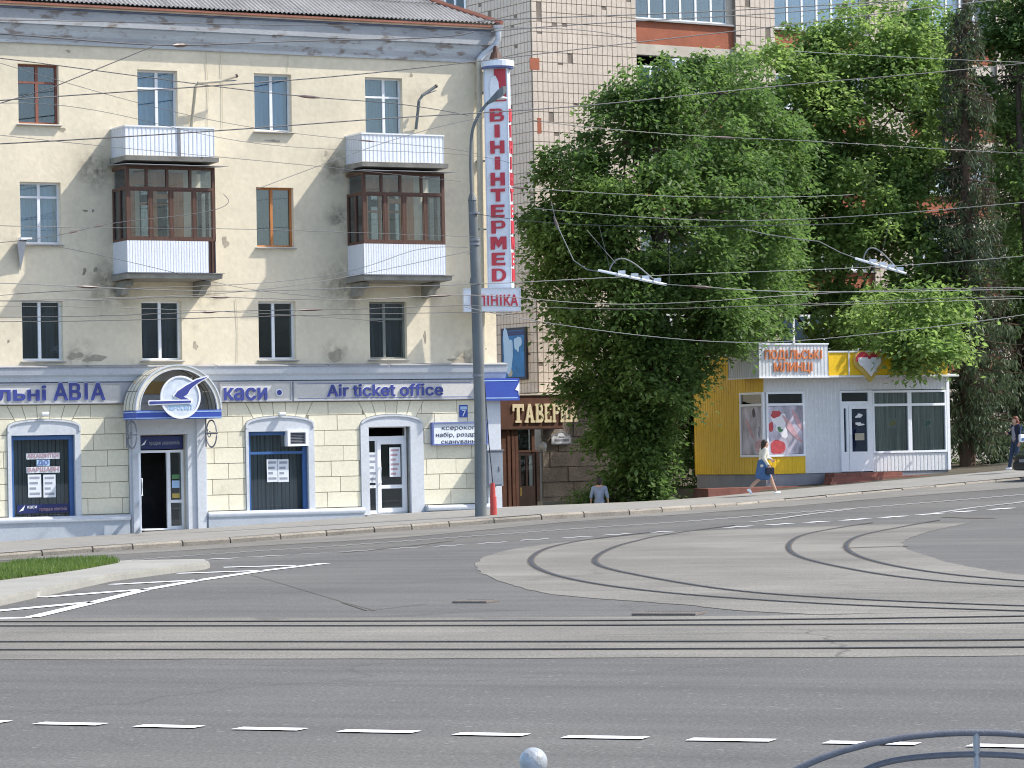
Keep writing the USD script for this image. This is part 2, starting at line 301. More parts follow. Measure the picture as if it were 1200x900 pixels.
plain('tile', (0.60, 0.515, 0.435), 0.55, 0.09, 0.7, fine=0.07, dirt=(0.46, 0.40, 0.33), dirt_at=(.55, .8), dirt_scale=1.2)
plain('tile_bed', (0.22, 0.185, 0.155), 0.95, 0.2, 2)
plain('red_brick', (0.34, 0.115, 0.065), 0.9, 0.14, 1.5, fine=0.1)
plain('pale_brick', (0.52, 0.47, 0.40), 0.9, 0.12, 2)
plain('block_granite', (0.24, 0.20, 0.165), 0.9, 0.22, 2.5, bump=1.0, bscale=16, fine=0.22)
plain('block_granite_b', (0.28, 0.235, 0.19), 0.9, 0.22, 2.5, bump=1.0, bscale=16, fine=0.22)
plain('block_joint', (0.42, 0.39, 0.34), 0.95, 0.1, 3)
plain('tavern_wood', (0.11, 0.05, 0.032), 0.55, 0.2, 3, stretch=(1, 1, 1))
plain('tavern_dark', (0.035, 0.02, 0.016), 0.5, 0.2, 3)
plain('tavern_cream', (0.74, 0.64, 0.42), 0.5, 0.05, 3)
plain('bark', (0.085, 0.065, 0.05), 0.95, 0.3, 4, bump=0.8, stretch=(3, 3, .5))
plain('bark_brown', (0.10, 0.065, 0.045), 0.95, 0.3, 4, bump=0.8, stretch=(3, 3, .5))
plain('skin', (0.50, 0.30, 0.21), 0.6, 0.05, 5)
plain('hair_dark', (0.022, 0.014, 0.010), 0.6, 0.3, 30)
plain('hair_auburn', (0.15, 0.045, 0.02), 0.5, 0.3, 30)
plain('cloth_cream', (0.60, 0.58, 0.50), 0.9, 0.15, 10)
plain('cloth_blue', (0.06, 0.13, 0.28), 0.9, 0.15, 10)
plain('cloth_pale', (0.22, 0.26, 0.34), 0.9, 0.1, 10)
plain('cloth_navy', (0.014, 0.018, 0.035), 0.9, 0.2, 10)
plain('cloth_grey', (0.26, 0.25, 0.27), 0.9, 0.1, 10)
plain('cloth_jeans', (0.03, 0.045, 0.08), 0.9, 0.2, 10)
plain('car_paint', (0.012, 0.014, 0.017), 0.25, 0.05, 3, spec=0.6)
plain('tyre', (0.02, 0.02, 0.02), 0.9, 0.1, 5)
plain('rim', (0.40, 0.41, 0.42), 0.35, 0.05, 5, metallic=0.7)
plain('post_grey', (0.36, 0.39, 0.42), 0.32, 0.14, 14, spec=0.6, bump=0.15, bscale=90, dirt=(0.24, 0.22, 0.2), dirt_at=(.6, .75), dirt_scale=22)
plain('fence_grey', (0.13, 0.14, 0.165), 0.42, 0.18, 12, bump=0.15, bscale=90, dirt=(0.12, 0.075, 0.05), dirt_at=(.62, .72), dirt_scale=16)
plain('lamp_globe', (0.70, 0.72, 0.74), 0.3, 0.03, 5)
_defs['glass'] = ({'f': ('fresnel', {'IOR': 1.5}), 'a': ('math', {'math_type': 'multiply_add', 'value2': 1.2, 'value3': 0.03, 'use_clamp': True}), 't': ('transparent_bsdf', {'color': (0.82, 0.88, 0.90)}),
                   'g': ('glossy_bsdf', {'roughness': 0.015, 'color': (0.85, 0.92, 1.0)}), 'm': ('mix_closure', {})},
                  [('f.fac', 'a.value1'), ('a.value', 'm.fac'), ('t.BSDF', 'm.closure1'), ('g.BSDF', 'm.closure2')], 'm.closure')
_defs['glass_clear'] = ({**_defs['glass'][0], 'a': ('math', {'math_type': 'multiply_add', 'value2': 0.9, 'value3': 0.0, 'use_clamp': True}), 't': ('transparent_bsdf', {'color': (0.92, 0.94, 0.94)})}, _defs['glass'][1], _defs['glass'][2])
_n, _l, _s = _defs['stucco']; _last = 'y.color'
_n |= {'n4': ('noise_texture', {'scale': 2.6, 'detail': 9.0, 'roughness': 0.7}), 'c4': ('math', {'math_type': 'multiply_add', 'value2': 5.0, 'value3': -2.0, 'use_clamp': True})}; _l += [('m.vector', 'n4.vector'), ('n4.fac', 'c4.value1')]                       # damp stains with a place of their own on the wall
for _i, (_px, _py, _r) in enumerate([(128, 335, 0.75), (112, 200, 0.55), (403, 335, 0.75), (392, 195, 0.5), (397, 255, 0.4), (500, 338, 0.5), (242, 338, 0.5), (322, 375, 0.3), (95, 416, 0.4), (393, 413, 0.35), (545, 416, 0.4)]):
    _q = MF.w((MF.xz(_px, _py)[0], 0, MF.xz(_px, _py)[1]))
    _n |= {f'd{_i}': ('vector_math', {'math_type': 'distance', 'vector2': tuple(_q)}), f'e{_i}': ('map_range', {'from_min': _r * 1.3, 'from_max': _r * .1, 'to_min': 0.0, 'to_max': 1.0, 'clamp': True}), f'm{_i}': ('math', {'math_type': 'multiply', 'use_clamp': True}), f'k{_i}': ('mix', {'color2': (.235, .205, .15)})}
    _l += [('g.position', f'd{_i}.vector1'), (f'd{_i}.value', f'e{_i}.value'), (f'e{_i}.result', f'm{_i}.value1'), ('c4.value', f'm{_i}.value2'), (f'm{_i}.value', f'k{_i}.fac'), (_last, f'k{_i}.color1')]; _last = f'k{_i}.color'
_l.remove(('y.color', 'p.base_color')); _l.append((_last, 'p.base_color'))
def leafmat(name, lo, hi, trans=0.35):
    _defs[name] = ({'g': ('geometry', {}), 'r': ('rgb_ramp', {'ramp': [(0.0, lo), (1.0, hi)]}), 'n': ('noise_texture', {'scale': 0.5, 'detail': 2.0}), 'a': ('math', {'math_type': 'multiply_add', 'value2': 0.55}), 'c': ('math', {'math_type': 'multiply_add', 'value2': 0.9, 'value3': -0.22}),
                    'p': ('principled_bsdf', {'roughness': 0.5, 'specular_ior_level': 0.35}), 't': ('translucent_bsdf', {}), 'h': ('hsv', {'saturation': 1.05, 'value': 1.5}), 'm': ('mix_closure', {'fac': trans})},
                   [('g.position', 'n.vector'), ('n.fac', 'c.value1'), ('g.random_per_island', 'a.value1'), ('c.value', 'a.value3'), ('a.value', 'r.fac'), ('r.color', 'p.base_color'), ('r.color', 'h.color'), ('h.color', 't.color'), ('p.BSDF', 'm.closure1'), ('t.BSDF', 'm.closure2')], 'm.closure')
leafmat('leaf_dark', (0.050, 0.100, 0.028), (0.285, 0.42, 0.125), 0.52)
leafmat('leaf_light', (0.11, 0.19, 0.05), (0.44, 0.56, 0.19), 0.55)
leafmat('leaf_mid', (0.07, 0.13, 0.038), (0.31, 0.44, 0.145), 0.52)
leafmat('needle', (0.045, 0.07, 0.035), (0.16, 0.20, 0.10), 0.3)
leafmat('dry_needle', (0.055, 0.045, 0.03), (0.15, 0.12, 0.08), 0.2)
leafmat('grass_blade', (0.08, 0.13, 0.03), (0.24, 0.33, 0.08), 0.4)
leafmat('shrub_leaf', (0.03, 0.05, 0.025), (0.13, 0.16, 0.10), 0.3)

# ------------------------------------------------------------------ ground
_ku = [-60, -16, -9.65, -7, -4, 1.7, 4.7, 7, 10, 12.5, 14, 15, 16.8, 19.6, 22.3, 40, 70]
_kz = [-2.0, -.80, -.56, -.46, -.38, -.17, -.05, .0, .03, .05, .09, .13, .23, .37, .51, 1.4, 2.2]
def wk(u): return np.interp(u, [-60, 8, 14, 90], [7.0, 7.0, 4.0, 4.0])       # how far the kerb stands in front of the facade line
def zk(u): return np.interp(u, _ku, _kz)                         # top of the kerb along the street (u along the facade)
def sst(x): x = np.clip(x, 0, 1); return x * x * (3 - 2 * x)
def zside(u, w): return zk(u) + 0.0 * np.asarray(w)
def kh(u): return np.interp(u, [8, 13], [0.15, 0.07])
def zroad(u, w): return (zk(u) - kh(u)) * sst((34 - np.asarray(w)) / 25)
def zroad_xy(x, y):
    dx, dy = np.asarray(x) - MF.o[0], np.asarray(y) - MF.o[1]; u = dx * MF.X[0] + dy * MF.X[1]; w = -(dx * MF.Y[0] + dy * MF.Y[1]); return zroad(u, w)
def on_road(px, py, lift=0.0):
    z = 0.0
    for _ in range(25): P = on_z(px, py, z); z = 0.5 * z + 0.5 * (float(zroad_xy(P[0], P[1])) + lift)
    return on_z(px, py, z)
def on_walk(px, py):
    z = 0.0
    for _ in range(25): P = on_z(px, py, z); q = MF.l(P); z = 0.5 * z + 0.5 * float(zside(q[0], -q[1]))
    return on_z(px, py, z)
us = np.r_[np.arange(-60, -16, 4), np.arange(-16, 30, 1.0), np.arange(30, 81, 5)]
ws = np.r_[np.arange(7, 36, 1.5), np.arange(36, 110, 6)]
def strip_mesh(us, ss, zf):                                       # ss: 0 at the kerb, growing towards the viewer; remapped to follow the kerb
    m = grid_mesh(us, -np.asarray(ss)[::-1], lambda X, Y: X * 0); v = np.array(m.vertices); v[:, 1] -= wk(v[:, 0]); v[:, 2] = zf(v[:, 0], -v[:, 1]); return trimesh.Trimesh(v, m.faces, process=False)
single('road', strip_mesh(us, ws - 7, zroad), 'asphalt', kind='structure', fr=MF, smooth=True)
pv = grid_mesh(us, np.linspace(0, 1, 6), lambda X, Y: X * 0); _v = np.array(pv.vertices); _v[:, 1] = -(wk(_v[:, 0]) - .15) * (1 - _v[:, 1]) + .8 * _v[:, 1]; _v[:, 2] = zside(_v[:, 0], 0)
single('pavement', trimesh.Trimesh(_v, pv.faces, process=False), 'sidewalk', kind='structure', fr=MF, smooth=True)
def zback(u, y): return -1.0 + (zside(u, -.8) + 0.97) * sst((np.asarray(u) - 15.5) / 2.5) * (1 - sst((np.asarray(y) - 10) / 4))
single('ground', grid_mesh(np.r_[-60, 7.6, 10, 12, 14, 15, 16, 17, 18, 19, 21, 24, 30, 60, 100], np.r_[0.8, 2, 4, 8, 10, 11, 12, 13, 14, 18, 30, 60], lambda X, Y: zback(X, Y) - 0.01), 'earth', kind='structure', fr=MF, smooth=True)
single('retaining_edge', [box(a, a + 2, 0.8, 1.0, -1.1, float(min(zside(a, 0), zside(a + 2, 0))) - .015) for a in np.arange(7.6, 19, 2)], 'concrete', kind='structure', fr=MF)
single('far_ground', grid_mesh([-2000, -100, 100, 2000], [-2000, -30, 150, 2000], lambda X, Y: X * 0 - 2.4), 'earth', kind='structure')

_a = np.radians(np.linspace(-100, 40, 60)); _hv, _hf = [], []
for _k, (_r, _h) in enumerate(((120, -2.0), (135, 10.0), (150, 17.0), (200, 22.5), (260, 14.0))):
    _p = np.column_stack([30 + _r * np.cos(_a), 60 + _r * np.sin(_a), np.full(60, _h)]); _p[:, 2] += (meshkit.noise(_p * .06 + 7, 2) - .5) * (5 if _k else 0); _hv.append(_p)
for _k in range(4):
    for _j in range(59): _q = _k * 60 + _j; _hf += [(_q, _q + 60, _q + 61), (_q, _q + 61, _q + 1)]
single('added_ridge', trimesh.Trimesh(np.vstack(_hv), np.array(_hf), process=False), 'added_ridge_side', kind='structure', smooth=True)  # unseen ridge added to darken the reflections in the lower windows

def drape(poly, lift, step=2.0):                                 # polygon (world x, y) laid on the road, subdivided so that it follows the surface
    m = flat(poly, 0, 0.001); v, f = np.array(m.vertices), np.array(m.faces); f = f[(v[f][:, :, 2] > 0.0005).all(1)]
    m = trimesh.Trimesh(v, f, process=True)
    for _ in range(7):
        e = m.edges_unique_length
        if e.max() < step or len(m.faces) > 30000: break
        big = np.nonzero((np.linalg.norm(m.triangles - np.roll(m.triangles, 1, 1), axis=2) > step).any(1))[0]; m = m.subdivide(big) if len(big) < len(m.faces) else m.subdivide()
    v = np.array(m.vertices); v[:, 2] = zroad_xy(v[:, 0], v[:, 1]) + lift; return trimesh.Trimesh(v, m.faces, process=False)
def ragged(poly, a=.07, step=.35, seed=1):
    out = []
    for g in getattr(poly, 'geoms', [poly]):
        n = int(g.exterior.length / step); P = np.array([g.exterior.interpolate(k * step).coords[0] for k in range(n)]); q = np.column_stack([P, np.full(n, seed)]); d = np.column_stack([meshkit.noise(q * 2.2, 3) - .5, meshkit.noise(q * 2.2, 8) - .5]); out.append(Polygon(P + d * 2 * a).buffer(0))
    return unary_union(out)
def gp(pts): return [tuple(on_road(*p)[:2]) for p in pts]
# tram bed: straight strip and the curve's apron
strip = Polygon(gp([(-260, 724), (0, 724.5), (600, 724), (900, 722), (1200, 716), (1500, 708), (1500, 764), (1200, 769), (600, 772), (0, 773.5), (-260, 774)]))
single('tram_bed', drape(ragged(strip), 0.004), 'track_bed', kind='structure')
apron_o = curve([on_road(*p) for p in [(1500, 736), (1200, 726), (1000, 722), (900, 718), (800, 709), (667, 699), (600, 686), (566, 673), (558, 663), (568, 653), (600, 644), (660, 636), (730, 629), (800, 623)]], 60)[:, :2]
apron_i = curve([on_road(*p) for p in [(1500, 690), (1200, 674), (1100, 656), (1066, 645), (1057, 637), (1068, 630), (1095, 622), (1140, 612)]], 30)[:, :2]
apron = Polygon([*apron_o, *apron_i[::-1]]).buffer(0).difference(strip.buffer(0.01))
single('tram_curve_paving', drape(ragged(apron, .05), 0.005), 'track_bed', kind='structure')
gutter = Polygon(gp([(-100, 662), (0, 657), (140, 650), (300, 640), (463, 631), (620, 616), (800, 603), (1000, 587), (1200, 571.5), (1300, 566), (1300, 563), (1180, 563.5), (1000, 579), (900, 588.5), (768, 597), (620, 610), (500, 619), (260, 636), (126, 646.5), (0, 653.5), (-100, 658)])).buffer(0)
single('gutter_strip', drape(gutter, 0.006), 'asphalt_old', kind='structure')
# tram tracks
def rail_pts(px): c = curve([on_road(*p) for p in px], 60); return c
def rail(parent, c, w=0.055, h=0.015):
    v = []
    t = np.gradient(c[:, :2], axis=0); t /= np.linalg.norm(t, axis=1, keepdims=True); n = np.stack([-t[:, 1], t[:, 0]], 1)
    z = zroad_xy(c[:, 0], c[:, 1])
    def ribbon(prof):
        k = len(prof); V = np.concatenate([np.column_stack([c[:, :2] + n * o, z + zz]) for o, zz in prof]); N = len(c); F = []
        for a in range(k - 1):
            for i in range(N - 1): F += [(a * N + i, a * N + i + 1, (a + 1) * N + i + 1), (a * N + i, (a + 1) * N + i + 1, (a + 1) * N + i)]
        return trimesh.Trimesh(V, np.array(F), process=False)
    r = part(parent, 'rail', ribbon([(-w / 2, 0.0), (-w / 2, h), (w / 2, h), (w / 2, 0.0)]), 'rail_steel')
    part(r, 'groove', ribbon([(-w * 1.0, 0.0085), (w * 1.0, 0.0085)]), 'rail_groove')
tr = [('near straight pair of rails running across the whole street, closest to the camera', [[(-150, 753.3), (0, 753), (600, 753), (1200, 751), (1400, 749)], [(-150, 763), (0, 762.5), (600, 762), (1200, 759.5), (1400, 758)]]),
      ('far straight pair of rails running across the whole street, second from the camera', [[(-150, 729.5), (0, 729.3), (600, 728.5), (900, 727), (1200, 723), (1400, 719)], [(-150, 734.5), (0, 734.5), (600, 734), (900, 733), (1200, 731), (1400, 729)]]),
      ('left curving pair of rails that swings round in front of the blue sign corner', [[(1400, 724), (1200, 717), (1000, 710), (900, 704.5), (800, 697), (700, 685), (640, 671), (622, 658.5), (632, 647), (665, 637), (715, 629.5), (770, 623.5)], [(1400, 717), (1200, 711), (1000, 703), (900, 696.5), (800, 684), (740, 673), (704, 664), (697, 656.5), (708, 647), (745, 634.5), (793, 625), (860, 616)]]),
      ('right curving pair of rails that swings round in front of the yellow kiosk', [[(1400, 697), (1200, 688.5), (1100, 681.5), (1000, 668), (940, 654), (924, 643), (931, 632), (965, 622), (1022, 613)], [(1400, 690), (1200, 681.5), (1100, 672), (1045, 663), (1008, 653), (992, 643), (999, 632), (1040, 621), (1100, 610)]])]
for lab, rs in tr:
    cs = [rail_pts(r) for r in rs]
    t = T('tram_track', lab, 'tram track', WF, (*cs[0][30][:2], 0.0))
    for c in cs: rail(t, c)
# painted lines
def stripe(p, q, w, mat='line_paint', lift=0.008, kw=None):
    P, Q = on_road(*p)[:2], on_road(*q)[:2]; return drape(LineString([P, Q]).buffer(w / 2, cap_style=2), lift, 3.0)
for i, (a, b) in enumerate([((-40, 846), (8, 847)), ((45, 848.5), (120, 850)), ((162, 851.5), (234, 853)), ((278, 854.5), (355, 856)), ((400, 857.5), (488, 859)), ((535, 861), (617, 862.5)), ((662, 864.5), (757, 866)), ((808, 867.5), (906, 869)), ((968, 871), (1076, 873)), ((1136, 874.5), (1250, 877))]):
    single('lane_dash', stripe(a, b, 0.16), 'line_paint', f'{"first second third fourth fifth sixth seventh eighth ninth tenth".split()[i]} white dash from the left in the near broken lane line', 'road marking', 'near white lane dashes')
mx = [(37, 724), (110, 706.5), (173, 691), (233, 680.5), (310, 669), (382, 660.5)]
single('hatch_line', [stripe(mx[i], mx[i + 1], 0.17) for i in range(5)], 'line_paint', 'long slanting white line bounding the hatched area beside the grass island', 'road marking')
for (a, b), wh in zip([((-30, 719), (110, 706)), ((47, 700.5), (173, 691)), ((130, 685.5), (238, 680)), ((208, 672.5), (310, 669)), ((262, 665.3), (347, 663))], ('nearest, leftmost', 'second nearest', 'middle', 'second farthest', 'farthest, rightmost')):
    single('hatch_line', stripe(a, b, 0.22), 'line_paint', f'{wh} short white hatch stroke between the island and the slanting line', 'road marking', 'hatch strokes')
single('hatch_line', stripe((-30, 726), (37, 724.5), 0.2), 'line_paint', 'white line end meeting the tram bed below the hatched area at left', 'road marking')
ORD = 'first second third fourth fifth sixth seventh eighth ninth tenth eleventh twelfth thirteenth fourteenth fifteenth sixteenth seventeenth eighteenth nineteenth'.split()
far = [(247, 655.7, 275, 654.3), (297, 652.7, 333, 650.8), (352, 649.3, 383, 647.5), (400, 646.2, 438, 644.2), (455, 643, 492, 641), (510, 640.3, 542, 638.5), (560, 637.2, 593, 635.3), (610, 633.4, 643, 631.6), (660, 630.6, 693, 628.7), (710, 627.4, 738, 625.6), (758, 624.6, 787, 622.7),
       (850, 618.6, 880, 616.6), (900, 615.5, 928, 613.6), (945, 612.7, 969, 611), (988, 610.2, 1016, 608), (1033, 606.9, 1060, 604.9), (1077, 603.6, 1103, 601.5), (1118, 600.5, 1140, 598.9), (1160, 597.4, 1186, 595.5)]
for i, (a, b, c, d) in enumerate(far):
    single('centre_dash', stripe((a, b), (c, d), 0.30), 'line_paint', f'small white centre line dash of the far street, {ORD[i]} from the left', 'road marking', 'far centre line dashes')
lp = [(140, 657), (300, 646), (463, 635), (630, 623), (800, 611.5), (923, 601.5), (1075, 590), (1200, 579.5), (1300, 572)]
single('edge_line', [stripe(lp[i], lp[i + 1], 0.16) for i in range(len(lp) - 1)], 'line_worn', 'long thin worn white edge line along the far side of the street', 'road marking')
lp = [(880, 612), (950, 602.5), (1000, 596.5)]
single('edge_line', [stripe(lp[i], lp[i + 1], 0.16) for i in range(2)], 'line_worn', 'short worn white line splitting from the long edge line before the kiosk', 'road marking')
lp = [(1085, 603), (1140, 595), (1240, 582)]
single('edge_line', [stripe(lp[i], lp[i + 1], 0.16) for i in range(2)], 'line_worn', 'faint worn white line at the right edge of the far street', 'road marking')
def seam(pts, w, lab):
    c = [on_road(*p)[:2] for p in pts]; single('tar_seam', drape(LineString(c).buffer(w / 2), 0.007, 3.0), 'rail_groove', lab, 'tar seam')
seam([(294, 674), (330, 684), (400, 705), (440, 716)], 0.012, 'dark diagonal tar seam in the asphalt right of the hatched area')
seam([(400, 648), (455, 642), (530, 634)], 0.14, 'dark tar patch line beside the far centre dashes before the second door')
seam([(996, 642.5), (1052, 640.5)], 0.35, 'short dark cross seam between the right curving rails')
seam([(400, 706), (430, 716), (500, 708)], 0.02, 'thin dark crack left of the drain grate')
seam([(1110, 606), (1160, 608)], 0.3, 'dark seam in the asphalt at the far right of the street')
def grate(px0, px1, py, lab, dep=0.38):
    a, b = on_road(px0, py)[:2], on_road(px1, py)[:2]; L = float(np.linalg.norm(b - a)); fr = Frame((*a, 0), math.degrees(math.atan2(b[1] - a[1], b[0] - a[0])))
    t = T('drain_grate', lab, 'drain', fr, (0, 0, 0))
    part(t, 'frame', slab_frame(L, dep), 'rust_grate')
    n = int(L / 0.04)
    for i in range(min(n, 24)): x = 0.03 + (L - 0.06) * (i + .5) / min(n, 24); part(t, 'bar', box(x - .009, x + .009, .03, dep - .03, .004, .02), 'rust_grate')
def slab_frame(L, d): return [box(0, L, 0, .03, .003, .022), box(0, L, d - .03, d, .003, .022), box(0, .03, .03, d - .03, .003, .022), box(L - .03, L, .03, d - .03, .003, .022)]
grate(530, 570, 707, 'small rusty drain grate in the open asphalt left of the tram curve')
grate(740, 815, 721.5, 'longer rusty drain grate at the far edge of the straight tram bed')
# kerb along the far pavement
kt = T('kerb', None, None, MF, (0, 0, 0), kind='structure'); u = -20.0; k = 0
while u < 34:
    L = random.uniform(1.0, 1.45); zt = float(min(zk(u), zk(u + L))) + random.uniform(-.004, .012); z0 = zt - 0.34
    hump = side(Polygon([(random.uniform(-.015, .015), z0), (.2, z0), (.2, zt + .012), (.07, zt + .012), (.01, zt - .035)]), u + 0.018, u + L - 0.018)
    v = np.array(hump.vertices); v[:, 1] -= wk(v[:, 0]); v[:, 2] += (zk(v[:, 0]) - zk(u + L / 2)) * (v[:, 2] > z0 + .1); hump.vertices = v
    part(kt, 'kerb_stone', hump, 'kerb_stone' if (k * 7) % 3 else 'kerb_stone_b'); u += L; k += 1
# traffic island
IZ = 0.10
front = [on_z(*p)[:2] for p in [(-160, 735), (0, 710), (41, 701), (130, 681.5), (204, 671.5), (240, 667.5)]]
back = [on_z(*p, IZ)[:2] for p in [(246, 657.5), (243, 654.8), (217, 655), (154, 656.5), (60, 659), (0, 661.5), (-160, 668)]]
isl = Polygon([*front, *back]).buffer(0)
t = T('traffic_island', 'low concrete traffic island with a rounded tip beside the white hatching', 'traffic island', WF, (*front[2], 0))
up = isl.buffer(-0.05)
part(t, 'kerb_top', flat(up, IZ - .03, IZ), 'island_concrete'); part(t, 'kerb_side', flat(isl, 0.0, IZ - .0305), 'island_concrete')
gr = Polygon([on_z(*p, IZ)[:2] for p in [(-160, 700), (0, 680), (60, 672.5), (95, 667.5), (139, 659.5), (120, 657.5), (60, 660), (0, 663), (-160, 670)]]).buffer(0)
part(t, 'soil', flat(gr, IZ + .001, IZ + .015), 'grass_ground')

# ------------------------------------------------------------------ ticket office building
def X(px, py, y=0.0): return MF.xz(px, py, y)[0]
def Z(px, py, y=0.0): return MF.xz(px, py, y)[1]
building = T('apartment_building', 'cream stucco four storey corner building with balconies and ground floor ticket office', 'building', MF, (0, 0, 0))
UL, UR, BACK = -10.6, 7.5, 24.0
ROWS = dict(A=(10.5, 12.08), B=(7.33, 8.96), C=(4.25, 5.84)); COLS = [(-6.57, -5.44), (-3.22, -2.07), (0.18, 1.29), (3.53, 4.68)]
LBOT = 3.07
holes = []; wins = []
def W_(c, z0, z1, style, trans=None, mull=0.5, cur=None, sill=True, frame=None):
    wins.append((COLS[c][0], COLS[c][1], z0, z1, style, trans, mull, cur, sill)); holes.append(sbox(COLS[c][0], z0, COLS[c][1], z1))
W_(0, *ROWS['A'], 'red_wood', 0.70, 0.5, 'curtain_dark'); W_(1, 9.75, 12.05, 'white_pvc', 0.79, 0.52, 'sky_tint_curtain', False)  # blue panels here carry the painted sky reflection of the upper glass
W_(2, *ROWS['A'], 'white_pvc', None, 0.5, 'sky_tint_curtain'); W_(3, 9.75, 12.1, 'white_pvc', 0.77, 0.55, 'curtain_white', False)
W_(0, *ROWS['B'], 'white_pvc', 0.76, 0.5, 'sky_tint_curtain'); W_(1, 6.7, 8.95, 'orange_wood', 0.78, 0.42, None, False)
W_(2, *ROWS['B'], 'orange_wood', None, 0.46, 'curtain_dark'); W_(3, 6.7, 8.95, 'orange_wood', 0.74, 0.40, None, False)
W_(0, *ROWS['C'], 'white_pvc', None, 0.47, 'curtain_dark'); W_(1, *ROWS['C'], 'white_pvc', None, 0.5, 'curtain_dark')
W_(2, *ROWS['C'], 'white_pvc', None, 0.45, None); W_(3, *ROWS['C'], 'old_wood', 0.70, 0.45, 'curtain_dark')
wall = sbox(UL, 3.9, UR, 12.75).difference(unary_union(holes))
wp = part(building, 'facade_wall', slab(wall, 0, 0.45), 'stucco')
part(building, 'end_wall', box(UR - 0.45, UR - 0.001, 0.4501, BACK, -1.2, 13.3), 'stucco')
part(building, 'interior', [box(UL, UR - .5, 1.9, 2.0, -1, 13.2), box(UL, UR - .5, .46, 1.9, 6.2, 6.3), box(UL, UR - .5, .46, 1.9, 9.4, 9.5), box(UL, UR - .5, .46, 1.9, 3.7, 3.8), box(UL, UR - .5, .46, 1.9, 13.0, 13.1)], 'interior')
def window(parent, x0, x1, z0, z1, mat, trans=None, mull=0.5, cur=None, sill=True, y=0.2, bar=0.055, mcols=None, lower=None):
    H, Wd = z1 - z0, x1 - x0; rects = []
    zt = z0 + H * trans if trans else None
    xs = [x0 + Wd * m for m in (mull if isinstance(mull, (list, tuple)) else [mull])] if mull else []
    edges = [x0, *xs, x1]
    for a, b in zip(edges[:-1], edges[1:]):
        if zt: rects += [(a, b, z0, zt), (a, b, zt, z1)]
        else: rects.append((a, b, z0, z1))
    ring = sbox(x0 - .002, z0 - .002, x1 + .002, z1 + .002); glassr = []
    for a, b, c, d in rects:
        l, r = bar if a == x0 else bar / 2 + .012, bar if b == x1 else bar / 2 + .012
        bt, tp = bar if c == z0 else bar / 2, bar if d == z1 else bar / 2
        glassr.append((a + l, b - r, c + bt, d - tp))
    fr = part(parent, 'window', slab(ring.difference(unary_union([sbox(a, c, b, d) for a, b, c, d in glassr])), y - .05, y + .03), mat)
    for a, b, c, d in glassr: part(fr, 'pane', box(a - .01, b + .01, y - .012, y - .006, c - .01, d + .01), 'glass')
    if sill: part(fr, 'sill', side(Polygon([(-.09, z0 - .05), (-.09, z0 - .03), (y - .05, z0 + .0), (y - .05, z0 - .05)]), x0 - .05, x1 + .05), 'flashing')
    if cur:
        n = 26; xx = np.linspace(x0, x1, n); yy = y + .18 + .03 * np.sin(np.arange(n) * 1.9) + .02 * np.sin(np.arange(n) * .8)
        v = np.concatenate([np.column_stack([xx, yy, np.full(n, z0)]), np.column_stack([xx, yy, np.full(n, z1 + .05)])]); F = []
        for i in range(n - 1): F += [(i, i + 1, n + i + 1), (i, n + i + 1, n + i)]
        part(fr, 'curtain', trimesh.Trimesh(v, F, process=False), cur, smooth=True)
    return fr
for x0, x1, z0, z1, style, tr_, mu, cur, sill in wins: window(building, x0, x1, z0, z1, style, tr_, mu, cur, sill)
# plaster losses and damp patches, thin proud scabs of bare render
def blob(cx, cz, rx, rz, seed, n=26, rough=.35):
    r = np.random.default_rng(seed); ph = r.uniform(0, 6.28, 5); a = np.linspace(0, 2 * np.pi, n, endpoint=False)
    k = 1 + rough * sum(np.sin((j + 2) * a + ph[j]) / (j + 1.5) for j in range(5)); return Polygon(np.column_stack([cx + rx * k * np.cos(a), cz + rz * k * np.sin(a)])).buffer(0)
for i, (px, py, rx, ry, mm) in enumerate([(88, 417, 8, 4, 'bare_plaster'), (112, 420, 13, 3.5, 'bare_plaster'), (393, 417, 10, 6, 'bare_plaster'), (264, 284, 4, 6, 'bare_plaster'), (540, 423, 17, 3, 'bare_plaster'), (100, 247, 2.5, 1.5, 'damp'), (109, 247, 1.5, 1.5, 'damp'), (99, 318, 2, 4, 'damp'), (112, 316, 2, 3, 'damp'),
        (73, 152, 3, 3, 'bare_plaster'), (106, 186, 2, 2, 'bare_plaster'), (382, 180, 2, 3, 'bare_plaster'), (498, 395, 2, 6, 'bare_plaster'), (229, 405, 3, 4, 'bare_plaster'), (10, 400, 1.5, 1.5, 'damp'), (320, 165, 8, 1.5, 'bare_plaster'), (80, 60, 2, 2, 'bare_plaster'), (482, 88, 1.5, 3, 'bare_plaster')]):
    x, z = MF.xz(px, py); g = blob(x, z, rx / 41.0, ry / 43.0, i + 3).difference(unary_union(holes).buffer(.02))
    if not g.is_empty: part(wp, 'plaster_patch', slab(g, -0.004, 0.002), mm)
for px, y0, y1 in [(241, 62, 150), (258, 62, 152), (335, 30, 85), (276, 350, 425)]:                       # loose cables hanging on the wall
    a, b = MF.xz(px, y0), MF.xz(px + 2, y1); mid = ((a[0] + b[0]) / 2 + .04, (a[1] + b[1]) / 2)
    part(wp, 'wall_cable', tube([(a[0], -.02, a[1]), (mid[0], -.02, mid[1]), (b[0], -.02, b[1])], .005, 4), 'tan')
